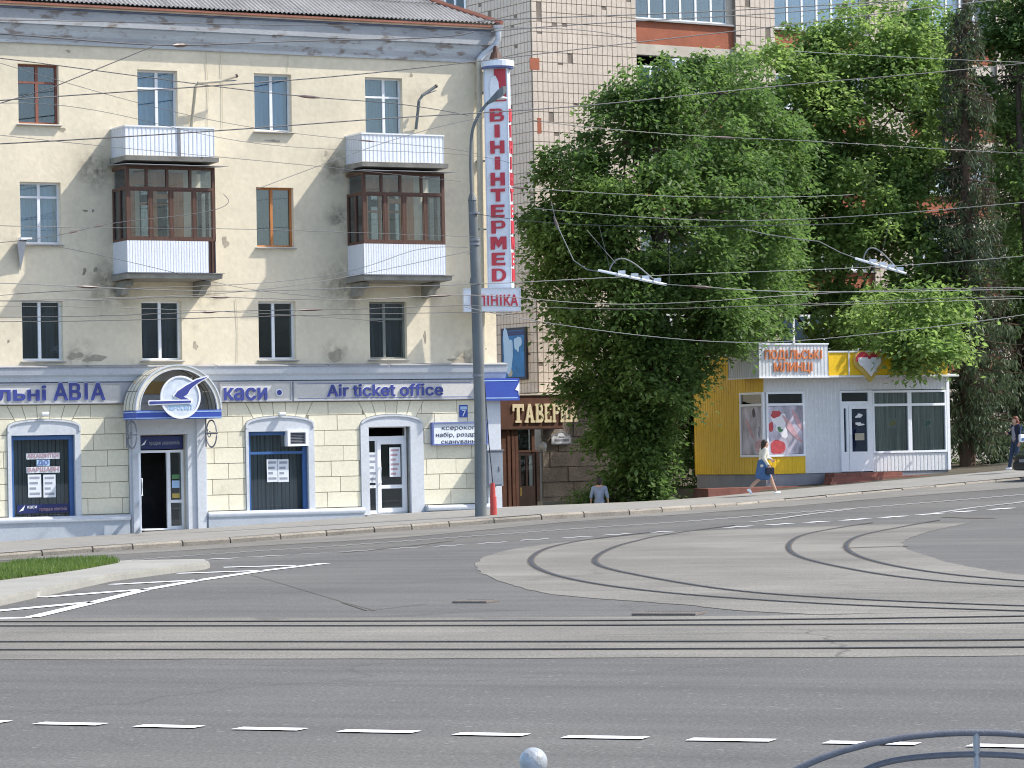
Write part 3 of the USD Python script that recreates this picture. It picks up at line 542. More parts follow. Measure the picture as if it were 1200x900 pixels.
# cornice and roof
prof = Polygon([(0.1, 12.62), (-.04, 12.62), (-.07, 12.70), (-.11, 12.85), (-.18, 12.98), (-.25, 13.06), (-.25, 13.11), (-.28, 13.11), (-.28, 13.5), (0.1, 13.5)])
cor = part(building, 'cornice', side(prof, UL, UR + 0.12), 'cornice')
part(building, 'gutter', [side(Polygon([(-.40, 13.60), (-.40, 13.66), (-.30, 13.66), (-.30, 13.60)]), UL, UR + .16)], 'rust_trim')
part(building, 'eave_board', [side(Polygon([(-.35, 13.55), (-.35, 13.598), (-.1, 13.598), (-.1, 13.55)]), UL, UR + .14)], 'wood_fascia')
part(building, 'eave_flashing', [side(Polygon([(-.32, 13.503), (-.32, 13.548), (-.1, 13.548), (-.1, 13.503)]), UL, UR + .13)], 'lead_trim')
SL, E0, RU = 0.50, -.42, UR + .16
def roof_xz(u, s): return np.array([u, E0 + s, 13.68 + s * SL])
roof = part(building, 'roof', slab(Polygon([(UL, 13.5), (UR + .4, 13.5), (UR - 3.5, 15.0), (UL, 15.0)]), 3.0, 3.3), 'slate')
for r in range(3):
    for k in range(19):
        u0 = RU - .1 - (k + 1) * 1.0 + (0.5 if r % 2 else 0); s0, s1 = r * 1.35, r * 1.35 + 1.5
        n = 57; uu = np.linspace(u0, u0 + 1.04, n); V = []; F = []
        for j, s in enumerate((s0, s1)):
            smax = np.clip((RU - uu) * 1.15, 0, 99); ss = np.minimum(s, smax)
            V += [np.column_stack([uu, E0 + ss, 13.69 + ss * SL + 0.024 * np.sin(uu * 2 * math.pi / 0.13) + (.03 if j == 0 else 0.0) + .004 * (k % 2)])]
        if u0 > RU or (RU - u0) * 1.15 < s0: continue
        for i in range(n - 1): F += [(i, i + 1, n + i + 1), (i, n + i + 1, n + i)]
        part(roof, 'roof_sheet', trimesh.Trimesh(np.vstack(V), np.array(F), process=False), 'slate', smooth=True)
hip = [(RU - s / 1.15, E0 + s, 13.72 + s * SL) for s in (0, 2, 4.2)]
part(roof, 'hip_cap', tube(hip, .09, 6), 'rust_trim')
part(roof, 'hip_side', trimesh.Trimesh([(RU, E0, 13.68), (RU, 24, 13.68), (RU - 3.65, 23, 13.68 + 4.2 * SL), (RU - 3.65, E0 + 4.2, 13.68 + 4.2 * SL)], [(0, 1, 2), (0, 2, 3)], process=False), 'slate')
# ledge above the signs
part(building, 'ledge', side(Polygon([(0, 3.66), (-.12, 3.68), (-.16, 3.80), (-.24, 3.86), (-.26, 3.98), (-.26, 4.05), (-.02, 4.09), (0, 4.09)]), UL, UR + .2), 'ledge_grey')
part(building, 'ledge_flashing', [side(Polygon([(-.285, 4.052), (-.285, 4.075), (-.002, 4.125), (-.002, 4.1)]), a, b) for a, b in ((UL, -4.9), (-4.86, -1.2), (-1.16, 2.1), (2.14, 4.0), (4.04, UR + .21))], 'flashing')
# ground floor: openings
SHOP = [(X(13, 560), X(87.5, 560), Z(50, 611), Z(50, 510)), (X(291, 560), X(361, 560), Z(325, 601.5), Z(325, 505.5))]
DOOR2 = (X(432, 560), X(480, 560), Z(455, 605.5), Z(455, 500)); DOOR1 = (X(163, 560), X(217, 560), Z(190, 623), Z(190, 510))
def arch_shape(x0, x1, zb, zs, rise):
    a = np.linspace(0, math.pi, 16); xc, hw = (x0 + x1) / 2, (x1 - x0) / 2
    return Polygon([(x0, zb), (x1, zb), (x1, zs), *[(xc + hw * math.cos(t), zs + rise * math.sin(t) ** .8) for t in a[1:-1]], (x0, zs)])
SUR = [arch_shape(SHOP[0][0] - .10, SHOP[0][1] + .16, -.05, SHOP[0][3] + .20, .22), arch_shape(SHOP[1][0] - .08, SHOP[1][1] + .18, -.05, SHOP[1][3] + .17, .25), arch_shape(DOOR2[0] - .25, DOOR2[1] + .42, -.4, DOOR2[3] + .04, .30)]
PORTAL = sbox(X(151, 560), -.7, X(240, 560), Z(195, 487))
op = [sbox(*[r[0], r[2], r[1], r[3]]) for r in SHOP] + [sbox(DOOR2[0], -.6, DOOR2[1] + .02, DOOR2[3]), sbox(DOOR1[0], -.8, DOOR1[1], DOOR1[3])]
gw = part(building, 'ground_floor_wall', slab(sbox(UL, -1.2, UR, 3.9).difference(unary_union(op)), 0.012, .45), 'joint')
block = unary_union([*SUR, PORTAL]); rows_z = [0.16 + .425 * i for i in range(7)] + [3.075]
# wedge stones above the arches
wedges = []
for s in SUR:
    x0, _, x1, zt = s.bounds; xc = (x0 + x1) / 2; hw = (x1 - x0) / 2
    for j in range(-2, 3):
        a0, a1 = (j - .5) * .36, (j + .5) * .36; zb = zt - .16
        w = Polygon([(xc + a0 * .8, zb), (xc + a1 * .8, zb), (xc + a1 * 1.12, 3.075), (xc + a0 * 1.12, 3.075)]).difference(block.buffer(.006)); wedges.append(w)
wz = unary_union(wedges).buffer(.001)
def stone(g, i):
    for q in getattr(g, 'geoms', [g]):
        q = q.buffer(-.0085, join_style=2)
        for q in getattr(q, 'geoms', [q]):
            if q.area > .012: part(gw, 'stone', slab(q, -.028 - .004 * (i % 3), .02), 'stone_cream' if (i * 5) % 4 else 'stone_cream_b')
for i, w in enumerate(wedges): stone(w, i)
i = 0
for r in range(len(rows_z) - 1):
    u = UL + (.45 if r % 2 else 0)
    while u < UR - .3:
        L = .98 + .06 * ((i * 37) % 5 - 2)
        g = sbox(max(u, UL), rows_z[r], min(u + L, UR - .42), rows_z[r + 1]).difference(block.buffer(.006)).difference(wz)
        if not g.is_empty: stone(g, i)
        u += L; i += 1
part(building, 'corner_pilaster', box(UR - .41, UR + .03, -.10, .3, -.6, 3.05), 'surround')
for r_, s in zip([sbox(SHOP[0][0], SHOP[0][2], SHOP[0][1], SHOP[0][3]), sbox(SHOP[1][0], SHOP[1][2], SHOP[1][1], SHOP[1][3]), sbox(DOOR2[0], -.6, DOOR2[1] + .02, DOOR2[3])], SUR):
    p_ = part(building, 'surround', slab(s.difference(r_), -.07, .449), 'surround')
    part(p_, 'moulding', slab(s.boundary.buffer(.05).intersection(s).difference(sbox(-99, -1, 99, r_.bounds[3] + .1)), -.10, -.071), 'surround')
# plinths following the rising street
def plinth(u0, u1, top, bulge):
    pts = [(-.05, -1.0), (-bulge, -1.0), (-bulge, top - .1), (-bulge + .03, top - .03), (-bulge + .1, top), (-.03, top)]
    return side(Polygon(pts), u0, u1)
part(building, 'plinth', plinth(UL, X(150, 620) - .02, .10, .22), 'plinth'); part(building, 'plinth', plinth(X(240, 615) + .02, DOOR2[0] - .26, .12, .24), 'plinth')
part(building, 'plinth', plinth(DOOR2[1] + .43, UR - .43, .14, .2), 'plinth')
for s0, s1 in ((X(240, 615) + .02, DOOR2[0] - .24), (DOOR2[1] + .44, UR - .43), (UL, X(150, 620) - .02)):
    part(building, 'plinth_moulding', tube([(s0, -.20, .06), (s1, -.20, .06)], .085, 10), 'surround', smooth=40)
# shop windows
for k, (x0, x1, z0, z1) in enumerate(SHOP):
    ring = sbox(x0, z0, x1, z1); inn = [sbox(x0 + .10, z0 + .10, x1 - .12, z1 - .12)] if k == 0 else [sbox(x0 + .10, z0 + .10, x1 - .12, z1 - .62), sbox(x0 + .10, z1 - .55, x1 - .12, z1 - .1)]
    fr = part(building, 'shop_window', slab(ring.difference(unary_union(inn)), .06, .14), 'shop_blue')
    for g in inn: a, c, b, d = g.bounds; part(fr, 'pane', box(a - .01, b + .01, .115, .122, c - .01, d + .01), 'glass')
    n = 15; st = [box(x0 + (x1 - x0) * (i + .08) / n, x0 + (x1 - x0) * (i + .92) / n, .45 + .02 * (i % 2), .455 + .02 * (i % 2), z0, z1) for i in range(n)]
    for s_ in st: part(fr, 'blind_slat', s_, 'blinds')
# portal and open door
px0, px1 = X(151, 560), X(240, 560); pz = Z(195, 490)
po = part(building, 'portal', slab(sbox(px0, -.7, px1, pz).difference(sbox(DOOR1[0] - .02, -.8, DOOR1[1] + .02, DOOR1[3] + .02)), -.16, .449), 'surround')
part(po, 'pilaster', box(px0 + .04, px0 + .26, -.22, -.161, -.7, pz - .02), 'surround'); part(po, 'pilaster', box(px1 - .30, px1 - .06, -.22, -.161, -.7, pz - .02), 'surround')
part(po, 'lintel', box(px0 - .04, px1 + .04, -.25, -.1605, pz + .001, pz + .12), 'surround')
x0, x1, z0, z1 = DOOR1; zd = z1 - .40; xm = X(199, 560); zf = float(zside(-2.8, 0)) + .02
df = part(building, 'door', slab(sbox(x0, zf, x1, zd).difference(unary_union([sbox(x0 + .07, zf + .05, xm - .04, zd - .07), sbox(xm + .06, zf + .1, x1 - .07, zf + .72), sbox(xm + .06, zf + .80, x1 - .07, zd - .07)])), .1, .17), 'white_pvc', label='white framed entrance door with its leaf standing open')
part(df, 'pane', box(xm + .05, x1 - .06, .125, .131, zf + .09, zf + .73), 'glass'); part(df, 'pane', box(xm + .05, x1 - .06, .125, .131, zf + .79, zd - .06), 'glass')
lw = xm - x0 - .08
leaf = slab(sbox(0, zf + .03, lw, zd - .06).difference(sbox(.09, zf + .12, lw - .09, zf + .7)).difference(sbox(.09, zf + .8, lw - .09, zd - .15)), -.02, .03); leaf.apply_transform(trimesh.transformations.rotation_matrix(math.radians(-112), [0, 0, 1])); leaf.apply_translation([x0 + .05, .06, 0])
lf = part(df, 'leaf', leaf, 'white_pvc')
hx, hy = x0 + .05 + math.cos(math.radians(-112)) * (lw - .06), .06 + math.sin(math.radians(-112)) * (lw - .06)
part(df, 'handle', tube([(hx, hy, zf + .95), (hx + .07, hy, zf + .95), (hx + .07, hy, zf + 1.4), (hx, hy, zf + 1.4)], .018, 6), 'white_pvc')
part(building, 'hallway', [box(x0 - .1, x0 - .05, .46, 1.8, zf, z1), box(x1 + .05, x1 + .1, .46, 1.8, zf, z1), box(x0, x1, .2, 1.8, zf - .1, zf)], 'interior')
t = T('door_sign', 'dark blue strip sign with small white writing above the open door', 'sign', MF, ((x0 + x1) / 2, .05, zd + .03))
part(t, 'board', box(x0 + .01, x1 - .01, .08, .16, zd + .03, z1 - .02), 'deep_blue'); lettering(t, 'продаж авіаквитків', x0 + .33, zd + .15, .10, .078, 'ink_grey', width=x1 - x0 - .45)
part(t, 'bird_mark', slab(Polygon([(x0 + .10, zd + .13), (x0 + .26, zd + .29), (x0 + .17, zd + .25), (x0 + .2, zd + .15)]), .07, .079), 'white_paint')
for dz, mm, hh in ((.85, 'gold', .12), (1.12, 'pale_blue', .2), (1.36, 'print_green', .12)):
    single('sticker', box(xm + .11, x1 - .12, .117, .121, zf + dz, zf + dz + hh), mm, {'gold': 'small yellow sticker on the sidelight of the open door', 'pale_blue': 'pale blue sticker on the sidelight of the open door', 'print_green': 'green sticker on the sidelight of the open door'}[mm], 'sticker', fr=MF)
# second door
x0, x1, z0, z1 = DOOR2; zf = float(zside(3.9, 0)) + .02; zd = z1 - .36; xm = X(444.5, 560)
df = part(building, 'door', slab(sbox(x0, zf, x1, zd + .06).difference(unary_union([sbox(x0 + .05, zf + .1, xm - .03, zf + .72), sbox(x0 + .05, zf + .80, xm - .03, zd - .03), sbox(xm + .14, zf + .16, x1 - .15, zf + .70), sbox(xm + .14, zf + .80, x1 - .15, zd - .13)])), .16, .22), 'white_pvc', label='closed white glazed door with paper notices')
for g in ((x0 + .04, xm - .02, zf + .09, zf + .73), (x0 + .04, xm - .02, zf + .79, zd - .02), (xm + .13, x1 - .14, zf + .15, zf + .71), (xm + .13, x1 - .14, zf + .79, zd - .12)): part(df, 'pane', box(g[0], g[1], .185, .191, g[2], g[3]), 'glass')
part(df, 'leaf_frame', slab(sbox(xm + .02, zf + .04, x1 - .02, zd).difference(sbox(xm + .13, zf + .15, x1 - .14, zd - .12)), .14, .158), 'white_pvc')
part(df, 'handle', tube([(xm + .09, .14, zf + .86), (xm + .09, .07, zf + .86), (xm + .09, .07, zf + 1.3), (xm + .09, .14, zf + 1.3)], .018, 6), 'white_pvc')
part(building, 'fanlight', slab(sbox(x0, zd + .06, x1, z1).difference(sbox(x0 + .04, zd + .1, x1 - .04, z1 - .03)), .16, .22), 'white_pvc')
part(building, 'step', box(DOOR2[0] - .2, DOOR2[1] + .4, -.3, .2, zf - .3, zf - .01), 'concrete'); 
def notice(x0, x1, z0, z1, y, lab, lines=4, ink='ink_grey', text=None):
    t = T('paper_notice', lab, 'notice', MF, ((x0 + x1) / 2, y, z0)); part(t, 'sheet', box(x0, x1, y - .004, y, z0, z1), 'paper')
    for i in range(lines):
        zz = z1 - (z1 - z0) * (i + .85) / (lines + .3); part(t, 'print_line', box(x0 + .04, x1 - .04 - .05 * (i % 3), y - .006, y - .0045, zz, zz + (z1 - z0) / (lines + .3) * .45), ink)
def pr(px0, py0, px1, py1, y=0.1): a = MF.xz(px0, py1, y); b = MF.xz(px1, py0, y); return a[0], b[0], a[1], b[1]
notice(*pr(33, 556, 48, 583), .10, 'left white paper sheet on the shop window left of the open door'); notice(*pr(51, 556, 65, 583), .10, 'right white paper sheet on the shop window left of the open door')
notice(*pr(313, 538, 325, 565), .10, 'left white paper sheet on the shop window below the air conditioner'); notice(*pr(326, 538, 338, 565), .10, 'right white paper sheet on the shop window below the air conditioner')
notice(*pr(432, 530, 443, 566, .17), .17, 'pale sheet in the narrow sidelight left of the closed white door', 5); notice(*pr(457, 524, 469, 559, .12), .135, 'tall notice full of rose lettering on the closed white door', 6, 'ink_rose')
a = pr(32, 530, 69, 555); t = T('window_banner', 'three line white paper lettering banner on the shop window, AVIAKVYTKY DO VARSHAVY', 'notice', MF, (a[0], .1, a[2]))
t.prim.SetCustomDataByKey('label', 'large three line red-grey lettering banner stuck on the left shop window')
for k, (s, wf) in enumerate((('АВІАКВИТКИ', 1.0), ('ДО', .36), ('ВАРШАВИ', 1.0))):
    hh = (a[3] - a[2]) / 3; zz = a[3] - hh * (k + 1); wd = (a[1] - a[0]) * wf; xx = (a[0] + a[1]) / 2 - wd / 2
    part(t, 'strip', box(xx - .02, xx + wd + .02, .096, .1, zz + .01, zz + hh - .01), 'paper' if k != 1 else 'pale_blue'); lettering(t, s, xx + .01, zz + .05, hh * .62, .095, 'ink_rose' if k != 1 else 'ink_blue', width=wd - .02, bold=True)
a = pr(20, 590, 82, 602); t = T('window_strip_sign', 'dark blue strip with a white bird mark across the bottom of the left shop window', 'sign', MF, (a[0], .1, a[2]))
part(t, 'strip', box(a[0], a[1], .094, .1, a[2], a[3]), 'deep_blue'); lettering(t, 'каси', a[0] + .28, a[2] + .13, .09, .093, 'white_paint'); lettering(t, 'продаж квитків', a[0] + .62, a[2] + .06, .09, .093, 'ink_rose', width=.75)
part(t, 'bird_mark', slab(Polygon([(a[0] + .05, a[2] + .05), (a[0] + .22, a[2] + .22), (a[0] + .12, a[2] + .17), (a[0] + .17, a[2] + .08)]), .085, .0935), 'white_paint')
a = pr(337, 504, 361, 523, -.1); t = T('air_conditioner', 'white air conditioner with dark grille in the top corner of a shop window', 'air conditioner', MF, (a[0], -.1, a[2]))
part(t, 'case', slab(sbox(a[0], a[2], a[1], a[3]).difference(sbox(a[0] + .08, a[2] + .06, a[1] - .08, a[3] - .06)), -.12, .1), 'white_paint')
for i in range(7): zz = a[2] + .07 + (a[3] - a[2] - .14) * i / 7; part(t, 'grille_slat', box(a[0] + .08, a[1] - .08, -.08, -.05, zz, zz + .02), 'iron')
part(t, 'core', box(a[0] + .07, a[1] - .07, .0, .02, a[2] + .05, a[3] - .05), 'ink_black')
# small wall lamps over the arches
for px, lab in ((52, 'small white flood lamp above the left shop window arch'), (329.5, 'small white flood lamp above the shop window with the air conditioner')):
    x, z = MF.xz(px, 485, -.1); t = T('wall_lamp', lab, 'lamp', MF, (x, -.03, z)); part(t, 'bracket', box(x - .02, x + .02, -.14, -.03, z - .02, z + .02), 'iron'); part(t, 'shade', cat([tube([(x - .09, -.18, z), (x + .09, -.18, z)], .05, 8)]), 'white_paint')
# balconies
def corrug(x0, x1, z0, z1, y, pitch, amp=.015, axis='x'):
    n = max(2, int((x1 - x0) / pitch)); V = []; xs = []; ys = []
    for i in range(n):
        a = x0 + (x1 - x0) * i / n; w = (x1 - x0) / n; xs += [a, a + w * .62, a + w * .72, a + w * .9]; ys += [y, y, y + amp, y + amp]
    xs.append(x1); ys.append(y); xs, ys = np.array(xs), np.array(ys); N = len(xs)
    if axis == 'x': V = np.vstack([np.column_stack([xs, ys, np.full(N, z0)]), np.column_stack([xs, ys, np.full(N, z1)])])
    else: V = np.vstack([np.column_stack([ys, xs, np.full(N, z0)]), np.column_stack([ys, xs, np.full(N, z1)])])
    F = []
    for i in range(N - 1): F += [(i, i + 1, N + i + 1), (i, N + i + 1, N + i)]
    return trimesh.Trimesh(V, np.array(F), process=False)
def balcony(u0, u1, D, strip_mode):
    # upper, open balcony
    zb, zt = 9.64, 10.40
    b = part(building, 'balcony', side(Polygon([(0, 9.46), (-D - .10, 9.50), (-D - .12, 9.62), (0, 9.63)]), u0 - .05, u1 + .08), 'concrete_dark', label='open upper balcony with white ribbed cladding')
    part(b, 'cladding', corrug(u0, u1, zb, zt, -D, .115), 'white_metal'); part(b, 'cladding', corrug(-D, 0, zb, zt - .0, u0, .115, axis='y'), 'grey_and_shaded_metal'); part(b, 'cladding', corrug(-D, 0, zb, zt, u1 - .015, .115, axis='y'), 'white_metal')  # left cladding coloured greyer than the white front: its shade is painted in
    part(b, 'handrail', [box(u0 - .02, u1 + .02, -D - .02, -D + .03, zt - .01, zt + .03), box(u0 - .02, u0 + .03, -D + .03, 0, zt - .01, zt + .03), box(u1 - .03, u1 + .02, -D + .03, 0, zt - .01, zt + .03)], 'white_metal')
    if strip_mode: x = u0 + (u1 - u0) * .585; part(b, 'dark_strip', box(x, x + .08, -D - .02, -D - .004, zb, zt), 'iron')
    part(b, 'canopy_sheet', side(Polygon([(0, 9.44), (-D - .28, 9.37), (-D - .28, 9.385), (0, 9.457)]), u0 - .12, u1 + .28), 'flashing')
    # lower, glazed balcony
    zs, zc = 6.52, 7.38; top = 9.36
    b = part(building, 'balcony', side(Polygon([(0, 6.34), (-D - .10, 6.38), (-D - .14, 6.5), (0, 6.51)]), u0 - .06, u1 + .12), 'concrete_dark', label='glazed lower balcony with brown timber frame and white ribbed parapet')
    part(b, 'drip_edge', side(Polygon([(0, 6.513), (-D - .19, 6.503), (-D - .19, 6.517), (0, 6.53)]), u0 - .07, u1 + .17), 'iron')
    end = u1 - .22 if strip_mode else u1
    part(b, 'cladding', corrug(u0, end, zs + .02, zc, -D, .075, .01), 'white_metal'); part(b, 'cladding', corrug(-D, 0, zs + .02, zc, u0, .075, .01, axis='y'), 'grey_and_shaded_metal'); part(b, 'cladding', corrug(-D, 0, zs + .02, zc, u1 - .012, .075, .01, axis='y'), 'white_metal')  # left side again takes the greyer sheet, shade put into its colour
    if strip_mode: part(b, 'dark_panel', [box(end + .01, u1, -D + .03, -D + .05, zs + .02, zc), box(end + .1, end + .14, -D, -D + .029, zs + .02, zc)], 'brown_wood')
    part(b, 'floor', box(u0 + .03, u1 - .03, -D + .06, -.005, 6.54, 6.6), 'concrete')
    ztr = zc + (top - zc) * .70; P_ = .045; post = lambda x: box(x - P_, x + P_, -D, -D + .08, zc, top)
    xs = [u0 + P_, u0 + (u1 - u0) * .27, u0 + (u1 - u0) * .50, u0 + (u1 - u0) * .76, u1 - P_]
    fr = [post(x) for x in (xs[0], xs[-1])]
    part(b, 'timber_frame', [*fr, box(u0 + .09, u1 - .09, -D + .002, -D + .078, zc, zc + .07), box(u0 + .09, u1 - .09, -D + .002, -D + .078, ztr - .04, ztr + .04), box(u0 + .09, u1 - .09, -D + .002, -D + .078, top - .08, top)], 'brown_wood')
    for x in xs[1:-1]: part(b, 'mullion', [box(x - .04, x + .04, -D + .005, -D + .074, zc + .07, ztr - .04), box(x - .035 - .1, x + .035 - .1, -D + .006, -D + .072, ztr + .04, top - .08)], 'brown_wood')
    for x0_, x1_ in zip(xs[:-1], xs[1:]):
        part(b, 'pane', box(x0_ + .045, x1_ - .045, -D + .03, -D + .036, zc + .07, ztr - .04), 'glass_clear')
        part(b, 'sash', slab(sbox(x0_ + .046, zc + .071, x1_ - .046, ztr - .041).difference(sbox(x0_ + .075, zc + .115, x1_ - .075, ztr - .07)), -D + .01, -D + .028), 'brown_wood')
    part(b, 'pane', box(u0 + .1, u1 - .1, -D + .04, -D + .046, ztr + .04, top - .08), 'glass_clear')
    for x in (u0, u1 - .07):
        part(b, 'side_frame', [box(x, x + .07, -D + .081, -.001, zc, zc + .07), box(x, x + .07, -D + .081, -.001, ztr - .04, ztr + .04), box(x, x + .07, -D + .081, -.001, top - .08, top), box(x, x + .07, -D * .55, -D * .55 + .07, zc + .07, ztr - .04), box(x, x + .07, -.08, -.002, zc + .07, ztr - .04)], 'brown_wood')
        part(b, 'pane', box(x + .03, x + .036, -D + .085, -.08, zc + .07, top - .08), 'glass_clear')
    part(b, 'timber_lining', [box(u0 + (u1 - u0) * .58, u0 + (u1 - u0) * .74, -.42, -.38, 6.6, 9.25), box(u0 + (u1 - u0) * .40, u0 + (u1 - u0) * .44, -.42, -.38, 6.6, 9.25), box(u0 + (u1 - u0) * .44, u0 + (u1 - u0) * .58, -.42, -.38, 8.55, 8.68), box(u0 + .08, u0 + (u1 - u0) * .24, -.10, -.06, 6.6, 9.2), box(u0 + (u1 - u0) * .24, u0 + (u1 - u0) * .66, -.10, -.06, 8.96, 9.3)], 'orange_wood')
    for x in (u0 + .16, u1 - .16):
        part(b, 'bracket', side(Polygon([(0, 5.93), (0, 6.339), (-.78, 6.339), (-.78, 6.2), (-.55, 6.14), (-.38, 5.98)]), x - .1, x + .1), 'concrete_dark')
balcony(X(131.5, 235), X(254, 283, -1.05) - .02, 1.05, True)
balcony(X(406.5, 240), X(522, 283, -1.05), 1.05, False)
# television brackets beside the top balconies
for pts, lab in (([(229, 148), (229, 102), (232, 97), (258, 95), (277, 89)], 'bent rusty pipe arm with cable beside the left top balcony'), ([(493, 150), (491, 118), (495, 112), (511, 101)], 'bent grey pipe arm with insulators beside the right top balcony')):
    P_ = [(*MF.xz(px, py, -.35)[:1], -.35, MF.xz(px, py, -.35)[1]) for px, py in pts]; P_[0] = (P_[0][0], -.05, P_[0][2])
    t = T('pipe_arm', lab, 'bracket', MF, P_[0]); part(t, 'pipe', tube(P_, .045, 7), 'tan' if 'rusty' in lab else 'pole_grey'); part(t, 'brace', tube([P_[2], (P_[-1][0], -.34, P_[-1][2] - .12)], .015, 5), 'iron'); part(t, 'tip_insulator', ball(P_[-1], .055, 1), 'insulator')
# ------------------------------------------------------------------ sign boards on the facade
SY = -.13
back_ = part(building, 'sign_backing', box(UL, UR - .12, -.1, -.029, 3.085, 3.655), 'sign_frame')
def board(px0, px1, name, lab):
    a, b = X(px0, 460, SY), X(px1, 460, SY); z0, z1 = 3.10, 3.64
    t = T(name, lab, 'sign', MF, (a, SY, z0)); part(t, 'panel', box(a, b, SY, -.1005, z0, z1), 'sign_grey')
    part(t, 'border', slab(sbox(a, z0, b, z1).difference(sbox(a + .03, z0 + .03, b - .03, z1 - .03)), SY - .02, SY - .001), 'sign_frame'); return t
t = board(-120, 142, 'sign_board', 'grey sign board left of the arched canopy reading АВІА in outlined blue letters'); 
x_, z_ = MF.xz(2, 469.5, SY); letters(t, 'льні', X(-4, 469, SY), z_, .37, SY - .002, 'blue_paint', width=X(54, 469, SY) - X(-4, 469, SY), depth=.035, bold=True, halo='white_paint')
letters(t, 'АВІА', X(62.5, 469, SY), z_, .44, SY - .002, 'blue_paint', width=X(123, 469, SY) - X(62.5, 469, SY), depth=.035, bold=True, halo='white_paint')
t = board(258, 342, 'sign_board', 'short grey sign board right of the arched canopy reading каси'); letters(t, 'каси', X(262, 469, SY), Z(262, 468.5, SY), .42, SY - .002, 'blue_paint', width=X(313, 469, SY) - X(262, 469, SY), depth=.035, bold=True, halo='white_paint')
xc, zc = MF.xz(327, 460, SY); part(t, 'dot_ring', slab(Point(xc, zc).buffer(.105), SY - .02, SY - .001), 'white_paint'); part(t, 'dot', slab(Point(xc, zc).buffer(.07), SY - .035, SY - .0205), 'blue_paint')
t = board(344, 565, 'sign_board', 'long grey sign board reading Air ticket office in blue letters'); letters(t, 'Air ticket office', X(383, 464, SY), Z(383, 464.5, SY), .315, SY - .002, 'blue_paint', width=X(519, 464, SY) - X(383, 464, SY), depth=.035, bold=True, halo='white_paint')
for zz in (3.17, 3.57): part(t, 'blue_rule', box(X(349, 460, SY), X(552, 460, SY), SY - .006, SY - .001, zz - .008, zz + .008), 'ink_blue')
a, b = MF.xz(506, 522, -.1), MF.xz(571, 494, -.1); t = T('service_sign', 'white blue framed sign listing copying and scanning, partly behind the street lamp pole', 'sign', MF, (a[0], -.03, a[1]))
part(t, 'frame', slab(sbox(a[0], a[1], b[0], b[1]).difference(sbox(a[0] + .05, a[1] + .04, b[0] - .05, b[1] - .04)), -.16, -.03), 'ink_blue'); part(t, 'panel', box(a[0] + .04, b[0] - .04, -.12, -.04, a[1] + .03, b[1] - .03), 'sign_white')
for k, (s, p0, p1) in enumerate((('ксерокопії', 518, 563), ('набір, роздрук', 511, 566), ('сканування', 517, 561))): xx = X(p0, 500, -.13); lettering(t, s, xx, b[1] - .21 - .195 * k, .115, -.122, 'ink_black', width=X(p1, 500, -.13) - xx, depth=.006)
a, b = MF.xz(538.5, 489, -.05), MF.xz(548, 474.5, -.05); t = T('house_number_plate', 'small blue house number plate with white 7 above the service sign', 'sign', MF, (a[0], -.03, a[1]))
part(t, 'plate', box(a[0], b[0], -.05, -.03, a[1], b[1]), 'royal_blue'); part(t, 'street_strip', box(a[0] + .03, b[0] - .03, -.056, -.0505, b[1] - .13, b[1] - .04), 'pale_blue'); lettering(t, '7', a[0] + .08, a[1] + .03, .17, -.051, 'white_paint')
# arched canopy
D = 1.1; xl, xr = X(159.5, 485, -D), X(259, 485, -D); zb, zm = Z(205, 491, -D), Z(205, 480.5, -D); ztop = Z(205, 428, -D); xc, hw, hh = (xl + xr) / 2, (xr - xl) / 2, ztop - zm
t = T('entrance_canopy', 'barrel vaulted cream entrance canopy with blue band over the open door', 'canopy', MF, (xc, 0, zb))
def arcp(k, y, a0=0, a1=math.pi, n=25): return [(xc - hw * k * math.cos(a), y, zm + hh * k * math.sin(a)) for a in np.linspace(a0, a1, n)]
def vault(y0, y1, k0=1.0):
    A, B = np.array(arcp(k0, y0)), np.array(arcp(k0, y1)); n = len(A); F = []
    for i in range(n - 1): F += [(i, i + 1, n + i + 1), (i, n + i + 1, n + i)]
    return trimesh.Trimesh(np.vstack([A, B]), np.array(F), process=False)
seg = np.linspace(0, math.pi, 8)
for i in range(7):
    A = np.array(arcp(1, -D, seg[i] + .01, seg[i + 1] - .01, 6)); B = np.array(arcp(1, -.27 if False else -.17, seg[i] + .01, seg[i + 1] - .01, 6)); A2 = np.array(arcp(.965, -D, seg[i] + .01, seg[i + 1] - .01, 6)); B2 = np.array(arcp(.965, -.17, seg[i] + .01, seg[i + 1] - .01, 6)); n = 6; F = []
    for j in range(5): F += [(j, j + 1, n + j + 1), (j, n + j + 1, n + j), (2 * n + j, 3 * n + j + 1, 2 * n + j + 1), (2 * n + j, 3 * n + j, 3 * n + j + 1), (j, 2 * n + j + 1, j + 1), (j, 2 * n + j, 2 * n + j + 1)]
    part(t, 'vault_panel', trimesh.Trimesh(np.vstack([A, B, A2, B2]), np.array(F), process=False), 'canopy_cream')
def archring(k0, k1, y0, y1): return slab(Polygon([(p[0], p[2]) for p in arcp(k1, 0)] + [(p[0], p[2]) for p in arcp(k0, 0)][::-1]), y0, y1)
part(t, 'front_arch', archring(.93, .985, -D - .01, -D + .06), 'canopy_cream'); part(t, 'arch_rim', archring(.99, 1.02, -D - .03, -D + .08), 'surround'); part(t, 'arch_rim', archring(.905, .928, -D - .02, -D + .05), 'surround')
for y in (-.85, -.6, -.35): part(t, 'rib', archring(.955, 1.008, y - .01, y + .01), 'canopy_rib')
for a_ in (): part(t, 'rib', slab(LineString([(xc - hw * .8 * math.cos(a_), zm + hh * .8 * math.sin(a_)), (xc - hw * .98 * math.cos(a_), zm + hh * .98 * math.sin(a_))]).buffer(.008), -D - .016, -D - .011), 'canopy_rib')
